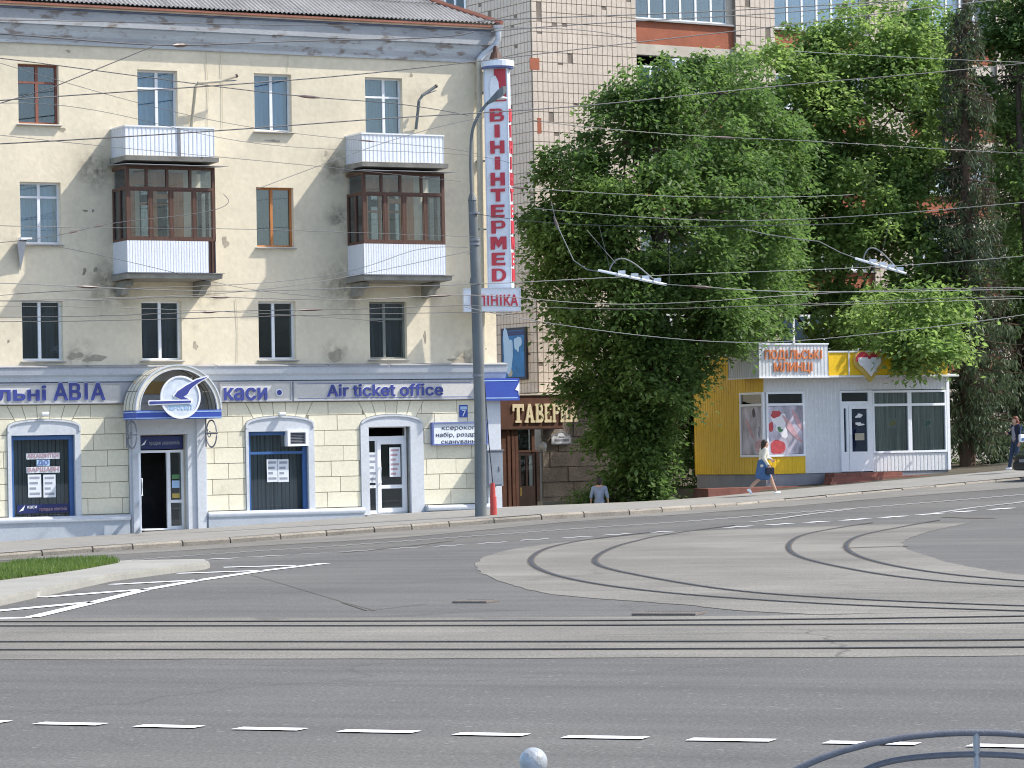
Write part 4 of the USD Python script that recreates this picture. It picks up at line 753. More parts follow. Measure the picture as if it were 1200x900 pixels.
part(t, 'back_panel', slab(Polygon([(p[0], p[2]) for p in arcp(.95, 0)]), -.31, -.28), 'sign_grey'); part(t, 'wood_panel', [box(xl + .25, xc - .05, -.36, -.312, zm + .45, zm + .78), box(xc - .04, xr - .3, -.36, -.312, zm + .45, zm + .78)], 'canopy_wood'); part(t, 'cross_beam', box(xl + .15, xr - .15, -.37, -.312, zm + .2, zm + .43), 'sign_frame')
bd = part(t, 'fascia_band', [box(xl, xr, -D - .04, -D + .04, zb, zm - .001), box(xl, xl + .07, -D + .041, -.17, zb, zm - .001), box(xr - .07, xr, -D + .041, -.17, zb, zm - .001)], 'royal_blue')
for zz in (zb + .03, zm - .045): part(bd, 'white_line', [box(xl - .004, xr + .004, -D - .046, -D - .0405, zz - .01, zz + .014), box(xl - .006, xl - .0005, -D - .04, -.17, zz - .01, zz + .014)], 'pale_blue')
part(t, 'ceiling', box(xl + .071, xr - .071, -D + .041, -.17, zb + .03, zb + .06), 'surround')
for xb in (xl + .02, xr - .12):
    ring_ = [(xb + .05, -.58 + .36 * math.cos(a), zb - .40 + .36 * math.sin(a)) for a in np.linspace(0, 2 * math.pi, 24, endpoint=False)]
    bk = part(t, 'iron_bracket', [tube(ring_, .022, 6, True), tube([(xb + .05, -.16, zb - .4), (xb + .05, -1.0, zb - .4)], .02, 6), tube([(xb + .05, -.2, zb - .75), (xb + .05, -.2, zb)], .022, 6)], 'iron')
    part(bk, 'scroll', tube([(xb + .05, -.45 + .16 * k_ * math.cos(k_ * 7), zb - .38 + .16 * k_ * math.sin(k_ * 7)) for k_ in np.linspace(.2, 1, 20)], .016, 5), 'iron')
ex, ez = MF.xz(211, 465.5, -D - .1); er = .55
t = T('emblem_disc', 'round silver emblem with a blue swooping bird mark on the canopy front', 'emblem', MF, (ex, -D - .1, ez - er))
part(t, 'disc', slab(Point(ex, ez).buffer(er, 24), -D - .13, -D - .045), 'silver'); part(t, 'rim', slab(Point(ex, ez).buffer(er + .02, 24).difference(Point(ex, ez).buffer(er - .03, 24)), -D - .15, -D - .1305), 'white_paint')
def epx(pts): return Polygon([MF.xz(130 + a / 4.286, 420 + b / 4.286, -D - .14) for a, b in pts]).buffer(0)
wing = epx([(318, 188), (335, 165), (375, 138), (430, 108), (485, 92), (450, 112), (415, 138), (395, 158), (385, 178), (362, 192), (405, 212), (355, 208)])
part(t, 'bird_outline', slab(wing.buffer(.035), -D - .145, -D - .1308), 'white_paint'); part(t, 'bird_wing', slab(wing, -D - .16, -D - .1455), 'blue_paint')
bar_ = epx([(192, 216), (400, 212), (400, 222), (192, 230)]); part(t, 'bird_outline', slab(bar_.buffer(.03), -D - .162, -D - .1512), 'white_paint'); part(t, 'bird_tail', slab(bar_, -D - .17, -D - .1625), 'blue_paint')
lettering(t, 'АЕРОСВІТ', MF.xz(130 + 285 / 4.286, 480, -D - .14)[0], MF.xz(197, 420 + 258 / 4.286, -D - .14)[1], .13, -D - .1308, 'pale_blue', width=.72, bold=True)
# blue light box at the corner
a, b = MF.xz(566, 469.5, -.3), MF.xz(608, 443, -.3); t = T('blue_light_box', 'blue light box with white edge lines and bird mark at the building corner', 'sign', MF, (a[0], -.3, a[1]))
part(t, 'case', slab(sbox(a[0], a[1], b[0], b[1]).difference(Point(b[0] + .22, (a[1] + b[1]) / 2).buffer(.26)), -.32, -.12), 'royal_blue')
for zz in (a[1] + .07, b[1] - .07): part(t, 'white_line', box(a[0], b[0] - .06, -.326, -.3205, zz - .012, zz + .012), 'pale_blue')
zc = (a[1] + b[1]) / 2; part(t, 'bird_mark', slab(Polygon([(b[0] - .14, zc - .02), (b[0] + .0, zc + .2), (b[0] + .0, zc + .02), (b[0] - .02, zc - .2), (b[0] - .04, zc - .05)]), -.332, -.321), 'white_paint')
part(t, 'mount', [box(a[0] + .1, a[0] + .14, -.12, -.03, a[1] + .1, a[1] + .14), box(a[0] + .1, a[0] + .14, -.12, -.03, b[1] - .14, b[1] - .1)], 'iron')
# tall clinic light box on the corner
SFc = at(568, 340, 88.95); SF = Frame((SFc[0], SFc[1], 0), -14)
def SX(px, py): return SF.xz(px, py)[0]
def SZ(px, py): return SF.xz(px, py)[1]
wS = SX(595.5, 200) - SX(568, 200); x0 = SX(569.5, 200); x1 = SX(596.5, 200); z0, z1 = SZ(580, 339), SZ(580, 78)
t = T('clinic_light_box', 'tall white vertical light box with red letters down its faces and a round cap', 'sign', SF, (x0, 0, z0))
tri = Polygon([(x0, 0), (x1, 0), (x1 - .02, .42), (x0 + .42, .42)]); part(t, 'case', flat(tri, z0, z1), 'sign_white')
part(t, 'edge_trim', [box(x0 - .015, x0 + .015, -.02, .02, z0, z1), box(x1 - .012, x1 + .012, -.02, .02, z0, z1)], 'grey_and_shaded_metal')
cx = (x0 + x1) / 2 + .02; part(t, 'cap', cat([cyl(cx, .17, z1, z1 + .16, .47, .47, 24), cyl(cx, .17, z1 + .16, z1 + .2, .46, .3, 24)]), 'sign_white'); part(t, 'cap_rim', cyl(cx, .17, z1 - .05, z1 - .001, .44, .44, 24), 'ink_blue'); part(t, 'finial', [cyl(cx - .05, .17, z1 + .2, z1 + .42, .2, .12, 12), cyl(cx - .05, .17, z1 + .42, z1 + .6, .09, .05, 12)], 'brown_wood')
def heavy(ch):                                                   # bold block letters on a 1 x 1 box
    B = sbox; st = .31
    rg = lambda cz, rx, rz: affinity.scale(Point(0, 0).buffer(1, 8), rx, rz).buffer(0)
    def bowl(z0, z1, x1): o = unary_union([B(.0, z0, x1 - (z1 - z0) / 2, z1), affinity.translate(affinity.scale(Point(0, 0).buffer(1, 8), (z1 - z0) / 2, (z1 - z0) / 2), x1 - (z1 - z0) / 2, (z0 + z1) / 2)]); t_ = .15; return o.difference(B(st, z0 + t_, x1 - (z1 - z0) / 2, z1 - t_)).difference(affinity.translate(affinity.scale(Point(0, 0).buffer(1, 8), max(.02, (z1 - z0) / 2 - st * .8), max(.02, (z1 - z0) / 2 - t_)), x1 - (z1 - z0) / 2, (z0 + z1) / 2))
    if ch == 'В': return unary_union([B(0, 0, st, 1), bowl(.48, 1, .9), bowl(0, .56, 1)])
    if ch == 'І': return B(.32, 0, .68, 1)
    if ch == 'Н': return unary_union([B(0, 0, st, 1), B(1 - st, 0, 1, 1), B(st, .38, 1 - st, .62)])
    if ch == 'Т': return unary_union([B(.5 - st / 2, 0, .5 + st / 2, 1), B(0, .76, 1, 1)])
    if ch == 'Е': return unary_union([B(0, 0, st, 1), B(st, 0, .95, .2), B(st, .8, .95, 1), B(st, .41, .86, .6)])
    if ch == 'Р': return unary_union([B(0, 0, st, 1), bowl(.38, 1, 1)])
    if ch == 'М': return unary_union([B(0, 0, .26, 1), B(.74, 0, 1, 1), Polygon([(.1, 1), (.36, 1), (.64, .35), (.5, .12), (.36, .35)]), Polygon([(.9, 1), (.64, 1), (.36, .35), (.5, .12), (.64, .35)])])
    return bowl(0, 1, 1).union(B(0, 0, st, 1))
for k, ch in enumerate('ВІНІНТЕРМЕD'):
    xx, zz = SF.xz(582.6 + .25 * k, 142.3 + 18.75 * k, 0); g = affinity.translate(affinity.scale(heavy(ch), .46 if ch == 'М' else .41, .36, origin=(0, 0)), xx - (.23 if ch == 'М' else .205), zz)
    part(t, 'letter', slab(g, -.035, -.001), 'red_sign')
    part(t, 'letter', side(affinity.translate(affinity.scale(heavy(ch), .34, .36, origin=(0, 0)), .03, zz), x1 - .004, x1 + .03) if ch not in 'ВРDІ' else side(sbox(.05, zz, .34, zz + .36) if ch != 'І' else sbox(.14, zz, .24, zz + .36), x1 - .004, x1 + .03), 'red_sign')
a, b = SF.xz(579.5, 119), SF.xz(592.5, 80.5); part(t, 'logo_red', slab(sbox(a[0], a[1], b[0], b[1]), -.02, -.001), 'red_sign')
lg = [(576, 112), (575, 100), (577, 92), (580, 90), (583, 96), (584, 104), (581, 112)]; part(t, 'logo_bird', slab(Polygon([SF.xz(*p) for p in lg]).buffer(.03), -.03, -.0205), 'white_paint')
part(t, 'wall_bracket', [box(x0 + .42, x0 + .48, .42, .8, z, z + .06) for z in (z0 + .6, z1 - .6)], 'iron')
CF = Frame(at(543, 351, 88.3) * np.array([1, 1, 0]), 8); a, b = CF.xz(543.5, 365.5), CF.xz(610, 337)
t = T('clinic_name_plate', 'white horizontal plate reading КЛІНІКА in dark red under the tall light box', 'sign', CF, (a[0], 0, a[1]))
part(t, 'case', box(a[0], b[0], 0, .22, a[1], b[1]), 'sign_white'); part(t, 'trim', slab(sbox(a[0], a[1], b[0], b[1]).difference(sbox(a[0] + .02, a[1] + .02, b[0] - .02, b[1] - .02)), -.012, -.0005), 'grey_and_shaded_metal'); letters(t, 'КЛІНІКА', CF.xz(552, 357)[0], CF.xz(560, 358.5)[1], .30, -.001, 'red_sign', width=CF.xz(607, 357)[0] - CF.xz(552, 357)[0], bold=True)
# down pipe at the corner
def mp(px, py, y): q = MF.xz(px, py, y); return (q[0], y, q[1])
t = T('down_pipe', 'weathered cream down pipe with galvanised swan neck at the building corner', 'drain pipe', MF, mp(563, 430, -.12))
part(t, 'pipe', tube([mp(561, 70, -.14), mp(562.5, 200, -.14), mp(564, 330, -.14), mp(566, 428, -.14)], .085, 10), 'pipe_cream', smooth=40)
part(t, 'swan_neck', tube([mp(584, 34, -.5), mp(584, 46, -.5), mp(580, 53, -.4), mp(567, 63, -.2), mp(561.5, 70, -.14), mp(561, 74, -.14)], .085, 10), 'galvanised', smooth=40); part(t, 'hopper', cyl(*mp(584, 36, -.5)[:2], mp(584, 36, -.5)[2], mp(584, 32, -.5)[2] + .05, .1, .17, 12), 'galvanised')
part(t, 'clip', [box(mp(562, y_, 0)[0] - .12, mp(562, y_, 0)[0] + .12, -.2, -.001, mp(562, y_, 0)[2], mp(562, y_, 0)[2] + .04) for y_ in (110, 190, 270, 350, 410)], 'iron')
# dish and plate fragments on the wall
t = T('small_awning', 'small grey metal wedge fixed below the sill of the second floor corner window', 'bracket', MF, mp(22, 282, -.2)); q = mp(26, 281, -.25); part(t, 'wedge', trimesh.convex.convex_hull([mp(20, 283, -.02), mp(31, 281, -.02), mp(31, 283, -.3), mp(24, 318, -.02), mp(20, 283, -.3)]), 'flashing'); part(t, 'lamp', box(q[0] - .05, q[0] + .25, -.32, -.05, q[2], q[2] + .06), 'white_paint')

# ------------------------------------------------------------------ tiled block of flats
def BX(px, py, y=0.0): return BF.xz(px, py, y)[0]
flats = T('block_of_flats', 'tall block of flats faced with pale tiles, red brick balcony panels, granite base', 'building', BF, (0, 0, -1))
B0, B1, BTOP, TB = 0.0, 30.0, 21.0, 3.62
bays = [(4.56, 9.08), (10.93, 15.5), (17.4, 21.9), (23.8, 28.3)]; piers = [(0, 4.56), (9.08, 10.93), (15.5, 17.4), (21.9, 23.8), (28.3, 30)]
part(flats, 'core_wall', [box(a, b, 0, .5, TB, BTOP) for a, b in piers] + [box(0.001, .4, .501, 14, TB, BTOP), box(0, B1, 13, 13.4, -1, BTOP), box(B1 - .4, B1, .5, 13, -1, BTOP)], 'tile_bed')
rt = random.Random(3)
def tiles(u0, u1, z0, z1, face, lab):
    ms, pw, ph, g = [], .213, .357, .018
    nu, nz = int((u1 - u0) / pw), int((z1 - z0) / ph); pw = (u1 - u0) / nu; V = []; F = []; n = 0
    for j in range(nz):
        for i in range(nu):
            if rt.random() < .012: continue
            a0, a1, b0, b1 = u0 + i * pw + g / 2, u0 + (i + 1) * pw - g / 2, z0 + j * ph + g / 2, z0 + (j + 1) * ph - g / 2
            if rt.random() < .035: b1 -= ph * rt.choice((.2, .35))
            d = .02 + rt.uniform(-.004, .004); c = .004
            q = [(a0, b0), (a1, b0), (a1, b1), (a0, b1)]; qi = [(a0 + c, b0 + c), (a1 - c, b0 + c), (a1 - c, b1 - c), (a0 + c, b1 - c)]
            for (x, z) in q: V.append((x, -.001, z) if face == 'front' else (-.001 * -1 - .002, x, z))
            for (x, z) in qi: V.append((x, -d, z) if face == 'front' else (-d, x, z))
            f = [(4, 5, 6), (4, 6, 7)] + [t for k in range(4) for t in ((k, (k + 1) % 4, 4 + (k + 1) % 4), (k, 4 + (k + 1) % 4, 4 + k))]
            F += [tuple(n + (w if face == 'front' else w) for w in t) for t in f]; n += 8
    part(flats, 'facing_tiles', trimesh.Trimesh(np.array(V), np.array(F), process=False), 'tile', kind='stuff')
for a, b in piers[:4]: tiles(a, b, TB + .02, BTOP - 1.2, 'front', '')
tiles(0.03, 9.0, TB + .02, BTOP - 1.2, 'side', '')
for (x, y, w, h) in ((BX(620.5, 68), 68, .4, .42), (BX(629, 138), 138, .18, .55)):
    zz = BF.xz(625, y)[1]; part(flats, 'bare_brick', box(x, x + w, -.026, -.0, zz - h, zz), 'red_brick')
zp = [16.32 + .35 * 0 - 3.02 * k for k in range(5)]
for bi, (a, b) in enumerate(bays):
    for k, zz in enumerate(zp):
        z0, z1 = zz, zz + .84
        pn = part(flats, 'brick_panel', box(a + .002, b - .002, .12, .4, z0, z1), 'red_brick')
        part(pn, 'ledge_cap', box(a + .01, b - .01, .02, .42, z1 + .002, z1 + .07), 'flashing')
        part(pn, 'pale_course', box(a + .01, b - .01, .10, .4, z0 - .40, z0 - .003), 'pale_brick')
        H = 1.78; n = 6; zb = z1 + .075
        ring = sbox(a + .05, zb, b - .25, zb + H - .45 if k else zb + H); w_ = (b - .3 - a) / n; top = ring.bounds[3]
        inn = [sbox(a + .05 + i * w_ + .05, zb + .07, a + .05 + (i + 1) * w_ - .04, top - .07) for i in range(n)]
        fr = part(flats, 'window', slab(ring.difference(unary_union(inn)), .22, .28), 'white_pvc')
        for g in inn: q = g.bounds; part(fr, 'pane', box(q[0] - .01, q[2] + .01, .25, .256, q[1] - .01, q[3] + .01), 'glass')
        part(fr, 'curtain', box(a + .06, b - .3, .7, .72, zb, top), 'sky_tint_curtain' if (bi + k) % 2 else 'curtain_dark')
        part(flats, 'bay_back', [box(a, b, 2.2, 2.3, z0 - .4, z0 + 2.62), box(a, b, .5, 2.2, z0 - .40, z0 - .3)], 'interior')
        part(flats, 'pale_jamb', box(b - .248, b - .003, .14, .5, zb, top), 'pale_brick')
# windows under the first balcony panel
for p0, p1 in ((780, 803), (815, 846)):
    x0, x1 = BX(p0, 75, .1), BX(p1, 75, .1); fr = part(flats, 'window', slab(sbox(x0, 14.2, x1, 15.85).difference(sbox(x0 + .08, 14.28, x0 + (x1 - x0) * .45, 15.77)).difference(sbox(x0 + (x1 - x0) * .52, 14.28, x1 - .08, 15.77)), .05, .11), 'white_pvc')
    part(fr, 'pane', box(x0 + .06, x1 - .06, .08, .086, 14.25, 15.8), 'glass')
_a, _b = BF.yz(548, 24, 0), BF.yz(522, -8, 0); _y0, _y1, _z0, _z1 = min(_a[0], _b[0]), max(_a[0], _b[0]), _a[1], _a[1] + 1.9
_w = part(flats, 'window', side(sbox(_y0, _z0, _y1, _z1).difference(sbox(_y0 + .12, _z0 + .1, (_y0 + _y1) / 2 - .06, _z1 - .1)).difference(sbox((_y0 + _y1) / 2 + .06, _z0 + .1, _y1 - .12, _z1 - .1)), -.07, -.03), 'white_pvc'); part(_w, 'pane', box(-.052, -.046, _y0 + .1, _y1 - .1, _z0 + .08, _z1 - .08), 'glass'); part(_w, 'curtain', box(-.029, -.026, _y0 + .05, _y1 - .05, _z0 + .05, _z1 - .05), 'sky_tint_curtain')
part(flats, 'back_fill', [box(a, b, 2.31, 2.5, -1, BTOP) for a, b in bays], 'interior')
part(flats, 'roof_edge', box(-.1, B1, -.1, 13.5, BTOP - 1.15, BTOP), 'pale_brick')
# granite base of rough blocks
gb = part(flats, 'base_wall', [box(.0, B1, -.10, .4, -1.2, TB - .12), box(.0, .4, .401, 13, -1.2, TB - .12)], 'block_joint')
part(flats, 'base_cap', box(-.16, B1, -.19, .3, TB - .118, TB + .0), 'pale_brick')
r, z, i = 0, -1.15, 0
while z < TB - .3:
    u = 0.0 - (.55 if r % 2 else 0)
    while u < 8.5:
        L = (1.22, .30)[i % 2] if (i // 2) % 2 == r % 2 else 1.32
        a, b, c, d = max(u, -.02) + .014, u + L - .014, z + .014, min(z + .535 - .014, TB - .135)
        if b - a > .1:
            m = box(a, b, -.16 - .02 * ((i * 7) % 3), -.101, c, d); part(gb, 'granite_block', m, 'block_granite' if (i * 5) % 3 else 'block_granite_b')
        u += L; i += 1
    z += .535; r += 1
# poster on the shaded end wall
a, b = BF.yz(590, 446, -.05), BF.yz(617.5, 383, -.05)
t = T('wall_poster', 'tall blue poster in a dark frame on the shaded end wall of the flats', 'poster', BF, (-.05, a[0], a[1]))
y0, y1, z0, z1 = min(a[0], b[0]), max(a[0], b[0]), a[1], b[1]
part(t, 'frame', [box(-.12, -.03, y0, y1, z0, z1)], 'ink_black'); part(t, 'print', box(-.126, -.1205, y0 + .1, y1 - .1, z0 + .1, z1 - .1), 'print_blue'); part(t, 'title_strip', box(-.131, -.1265, y0 + .1, y1 - .1, z1 - .28, z1 - .12), 'deep_blue')
part(t, 'pale_figure', [side(blob((y0 + y1) / 2 + .35, z0 + 1.0, .38, .62, 5), -.132, -.1265), side(blob((y0 + y1) / 2 - .3, z0 + 1.3, .2, .3, 8), -.132, -.1265)], 'pale_blue')
part(t, 'gold_figure', side(blob(y1 - .45, z0 + .45, .3, .25, 9), -.131, -.1265), 'tan')
# tavern entrance in the gap
TY = -.75
a, b = BF.xz(590, 502.5, TY), BF.xz(650, 463, TY); gl = BF.xz(576, 590, TY)[0]; fl = -1.0
t = T('tavern_entrance', 'brown timber tavern porch with glazed door between the two buildings', 'porch', BF, (a[0], TY, fl))
d0, d1 = BF.xz(607.5, 590, TY)[0], BF.xz(629, 590, TY)[0]; zt = BF.xz(610, 503, TY)[1]; zdt = BF.xz(615, 530, TY)[1]
part(t, 'side_panel', box(gl - .3, BF.xz(596, 590, TY)[0], TY - .02, TY + .1, fl, zt), 'tavern_wood')
for px in (597, 602, 606): x = BF.xz(px, 590, TY)[0]; part(t, 'post', box(x - .06, x + .06, TY - .05, TY + .08, fl, zt), 'tavern_wood')
x = d1 + .06; part(t, 'post', box(x - .07, x + .07, TY - .05, TY + .08, fl, zdt), 'tavern_dark'); x = BF.xz(624, 510, TY)[0]; part(t, 'post', box(x - .06, x + .06, TY - .045, TY + .075, zdt, zt), 'tavern_wood')
dr = part(t, 'door', slab(sbox(d0, fl, d1, zdt).difference(sbox(d0 + .12, fl + 1.35, d0 + .33, zdt - .12)).difference(sbox(d0 + .40, fl + 1.35, d1 - .12, zdt - .12)), TY - .02, TY + .05), 'tavern_dark')
part(dr, 'pane', box(d0 + .1, d1 - .1, TY, TY + .006, fl + 1.3, zdt - .1), 'glass'); part(dr, 'handle', tube([(d0 + .07, TY - .06, fl + 1.0), (d0 + .07, TY - .06, fl + 1.3)], .015, 6), 'gold')
part(t, 'back', [box(gl, d1 + .3, TY + .9, TY + 1.0, fl, zt), box(d0 - .3, d0, TY + .1, TY + .12, fl, zt)], 'tavern_dark'); part(t, 'fanlight_pane', box(d0, x, TY, TY + .006, zdt + .06, zt), 'glass'); part(t, 'transom', box(d0 - .05, d1 + .1, TY - .03, TY + .06, zdt + .002, zdt + .07), 'tavern_wood')
t = T('tavern_sign', 'brown boxed sign with cream slab letters ТАВЕРНА above the porch', 'sign', BF, (a[0], TY, a[1]))
x1s = BF.xz(676, 470, TY)[0]
part(t, 'box', [box(a[0] - .5, x1s - .7, TY - .12, -.21, a[1], b[1]), box(x1s - .699, x1s, TY - .12, -.21, a[1] + .75, b[1])], 'tavern_wood'); part(t, 'top_edge', box(a[0] - .5, x1s + .03, TY - .16, -.205, b[1] + .001, b[1] + .05), 'pale_brick'); part(t, 'bottom_edge', box(a[0] - .5, x1s - .68, TY - .14, -.205, a[1] - .04, a[1] - .001), 'tavern_dark')
def serif(ch):                                                  # slab letters drawn on a 1 x 1 box
    B = sbox; st = .26
    V_ = lambda x: unary_union([B(x, 0, x + st, 1), B(x - .09, 0, x + st + .09, .12), B(x - .09, .88, x + st + .09, 1)])
    if ch == 'Т': return unary_union([B(.37, 0, .63, 1), B(.24, 0, .76, .13), B(0, .8, 1, 1), B(0, .62, .14, .8), B(.86, .62, 1, .8)])
    if ch == 'А': return unary_union([Polygon([(.06, 0), (.3, 0), (.55, 1), (.38, 1)]), Polygon([(.66, 0), (.94, 0), (.62, 1), (.4, 1)]), B(.25, .27, .75, .42), B(0, 0, .36, .12), B(.6, 0, 1, .12)])
    ring = lambda cz, r: Point(.52, cz).buffer(r).intersection(B(.4, 0, 2, 1)).difference(Point(.5, cz).buffer(r * .45))
    if ch == 'В': return unary_union([V_(.1), affinity.scale(ring(.74, .27), 1.3, 1, origin=(.4, .5)), affinity.scale(ring(.28, .29), 1.4, 1, origin=(.4, .5))])
    if ch == 'Е': return unary_union([V_(.1), B(.1, 0, .9, .16), B(.1, .84, .88, 1), B(.1, .44, .66, .57), B(.78, 0, .92, .34), B(.76, .66, .9, 1)])
    if ch == 'Р': return unary_union([V_(.1), affinity.scale(ring(.72, .29), 1.4, 1, origin=(.4, .5))])
    return unary_union([V_(.08), V_(.68), B(.1, .42, .9, .58)])
lx = [598, 612, 624.5, 635, 644.5, 654, 664]
for ch, p0, p1 in zip('ТАВЕРНА', lx, lx[1:] + [675]):
    x0, x1 = BF.xz(p0, 484, TY)[0], BF.xz(p1, 484, TY)[0]; z0, z1 = BF.xz(612, 495.5, TY)[1], BF.xz(612, 473.5, TY)[1]
    part(t, 'letter', slab(affinity.translate(affinity.scale(serif(ch), (x1 - x0) * .93, z1 - z0, origin=(0, 0)), x0, z0), TY - .17, TY - .121), 'tavern_cream')
x, z = BF.xz(633, 523, -.3); t = T('globe_lamp', 'pale round wall lamp beside the tavern door', 'lamp', BF, (x, -.2, z)); part(t, 'globe', ball((x, -.42, z), .17, 2), 'lamp_globe', smooth=True); part(t, 'arm', tube([(x, -.2, z - .2), (x, -.42, z - .2), (x, -.42, z - .15)], .025, 6), 'iron')
x, z = BF.xz(658, 515.5, -.25); t = T('cloud_plaque', 'small white cloud shaped plaque on the granite wall', 'sign', BF, (x, -.21, z)); pl = unary_union([sbox(x - .42, z - .14, x + .42, z + .1), Point(x, z + .1).buffer(.2), Point(x - .28, z + .05).buffer(.14), Point(x + .28, z + .05).buffer(.14)])
part(t, 'plate', slab(pl, -.26, -.21), 'white_paint'); part(t, 'frame', slab(pl.boundary.buffer(.02), -.27, -.2605), 'ink_grey'); part(t, 'print_line', [box(x - .3, x + .3, -.266, -.2605, z - .05, z + .03), box(x - .12, x + .12, -.266, -.2605, z + .08, z + .13)], 'ink_grey')
# low wall and planting beside the sunken yard
lw0 = MF.l(at(636, 588, 97)); single('low_wall', box(lw0[0], lw0[0] + 4.5, lw0[1], lw0[1] + .35, -1.1, lw0[2]), 'concrete_dark', 'low dark concrete wall at the foot of the granite base', 'wall', fr=MF)

# ------------------------------------------------------------------ kiosk
def kx(px, py, y=0.0): return KF.xz(px, py, y)[0]
def kz(px, py, y=0.0): return KF.xz(px, py, y)[1]
def ky(px, py, x=0.0): return KF.yz(px, py, x)[0]
KW, KD, kz0, kz1 = kx(1113, 552), 4.2, .72, 3.80
kiosk = T('kiosk', 'yellow and white ribbed metal pancake kiosk on a raised plinth', 'kiosk', KF, (0, 0, 0))
cw1 = kx(943, 500); wz0, wz1, wzt = kz(920, 535), kz(920, 459), kz(920, 474)
yl = ky(868, 500); dx0, dx1 = kx(985, 520), kx(1022.5, 520); wx0 = dx1
def ribs(u0, u1, z0, z1, mat, y=0.0, axis='x', name='wall_panel'): part(kiosk, name, corrug(u0, u1, z0, z1, y, .14, .011, axis=axis), mat)
ribs(0, cw1, kz0, wz0, 'kiosk_yellow'); ribs(cw1, dx0, kz0, kz1, 'kiosk_white'); ribs(0, cw1, wz1, kz1, 'kiosk_white')
ribs(dx0, KW, kz(1000, 457), kz1, 'kiosk_white'); ribs(dx1, KW, kz0, kz(1050, 531), 'kiosk_white')
ribs(yl, KD, kz0, 4.45, 'kiosk_yellow', 0.0, 'y'); ribs(0, yl, kz0, wz0, 'kiosk_yellow', 0, 'y'); ribs(0, yl, wz1, 4.45, 'kiosk_yellow', 0, 'y'); ribs(0, KD, kz0, 4.45, 'kiosk_white', KW, 'y')
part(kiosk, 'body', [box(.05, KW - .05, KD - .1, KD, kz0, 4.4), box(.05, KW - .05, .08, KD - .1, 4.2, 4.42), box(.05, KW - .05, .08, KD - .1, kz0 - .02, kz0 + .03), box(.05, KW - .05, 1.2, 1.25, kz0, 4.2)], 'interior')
part(kiosk, 'plinth', box(.04, KW - .04, .03, KD - .05, -.9, kz0 - .001), 'kiosk_plinth')
def kwin(x0, x1, z0, z1, zt, y=0.0, name='window', cur='curtain_white', poster=None):
    fr = part(kiosk, name, slab(sbox(x0, z0, x1, z1).difference(sbox(x0 + .07, z0 + .07, x1 - .07, zt - .04)).difference(sbox(x0 + .07, zt + .04, x1 - .07, z1 - .07)), y - .03, y + .05), 'white_pvc')
    part(fr, 'pane', box(x0 + .05, x1 - .05, y + .01, y + .016, z0 + .05, zt - .02), 'glass'); part(fr, 'pane', box(x0 + .05, x1 - .05, y + .01, y + .016, zt + .02, z1 - .05), 'glass')
    if cur:
        n = 40; xx = np.linspace(x0, x1, n); yy = y + .12 + .04 * np.sin(np.arange(n) * 1.7) + .03 * np.sin(np.arange(n) * .6); v = np.concatenate([np.column_stack([xx, yy, np.full(n, z0)]), np.column_stack([xx, yy, np.full(n, z1)])]); F = []
        for i in range(n - 1): F += [(i, i + 1, n + i + 1), (i, n + i + 1, n + i)]
        part(fr, 'curtain', trimesh.Trimesh(v, F, process=False), cur, smooth=True)
    return fr
f1 = kwin(kx(898, 500), cw1, wz0, wz1, wzt, cur=None)
pa, pb = kx(898, 500) + .08, cw1 - .08
fs = part(kiosk, 'window', side(sbox(.02, wz0, yl, wz1).difference(sbox(.1, wz0 + .07, yl - .08, wzt - .04)).difference(sbox(.1, wzt + .04, yl - .08, wz1 - .07)), -.04, .05), 'white_pvc', label='end window of the corner pair')
part(fs, 'pane', box(.0, .006, .08, yl - .06, wzt + .02, wz1 - .05), 'glass')
zc = kz(1040, 531); zt_ = kz(1040, 474.5); zt2 = kz(1040, 457.5)
kwin(kx(1022.5, 500), kx(1066, 500), zc, zt2, zt_, cur='kiosk_curtain'); kwin(kx(1066, 500) + .003, KW - .08, zc, zt2, zt_, cur='kiosk_curtain')
part(kiosk, 'corner_post', box(KW - .078, KW + .03, -.035, .06, kz0, kz1), 'white_pvc')
zd = kz(1003, 474); zds = kz0 + .02
dr = part(kiosk, 'door', slab(sbox(dx0, zds, dx1, zd).difference(sbox(dx0 + .12, zds + .62, dx0 + .22, zd - .12)).difference(sbox(dx0 + .42, zds + .62, dx1 - .2, zd - .14)), -.04, .03), 'white_pvc')
part(dr, 'pane', box(dx0 + .1, dx1 - .18, -.0, .006, zds + .6, zd - .1), 'glass'); part(dr, 'backing', box(dx0 + .1, dx1 - .18, .06, .07, zds + .6, zd - .1), 'deep_blue'); part(dr, 'handle', tube([(dx0 + .36, -.04, zds + .75), (dx0 + .36, -.1, zds + .75), (dx0 + .36, -.1, zds + 1.15), (dx0 + .36, -.04, zds + 1.15)], .016, 6), 'white_pvc')
part(dr, 'leaf_edge', box(dx0 + .30, dx0 + .312, -.044, -.0405, zds + .02, zd - .04), 'ink_grey')
part(dr, 'print', [slab(blob(dx0 + .72, zd - .36, .13, .06, 4), -.012, -.002), slab(blob(dx0 + .72, zd - .62, .16, .05, 6), -.012, -.002)], 'print_white'); part(dr, 'print', box(dx0 + .55, dx0 + .9, -.008, -.002, zds + .98, zds + 1.2), 'tan')
fl_ = part(kiosk, 'fanlight', slab(sbox(dx0, zd + .002, dx1, kz(1000, 457.5)).difference(sbox(dx0 + .06, zd + .1, dx1 - .14, kz(1000, 457.5) - .07)), -.03, .05), 'white_pvc'); part(fl_, 'pane', box(dx0 + .05, dx1 - .1, .01, .016, zd + .08, kz(1000, 457.5) - .05), 'glass')
FO = -.45
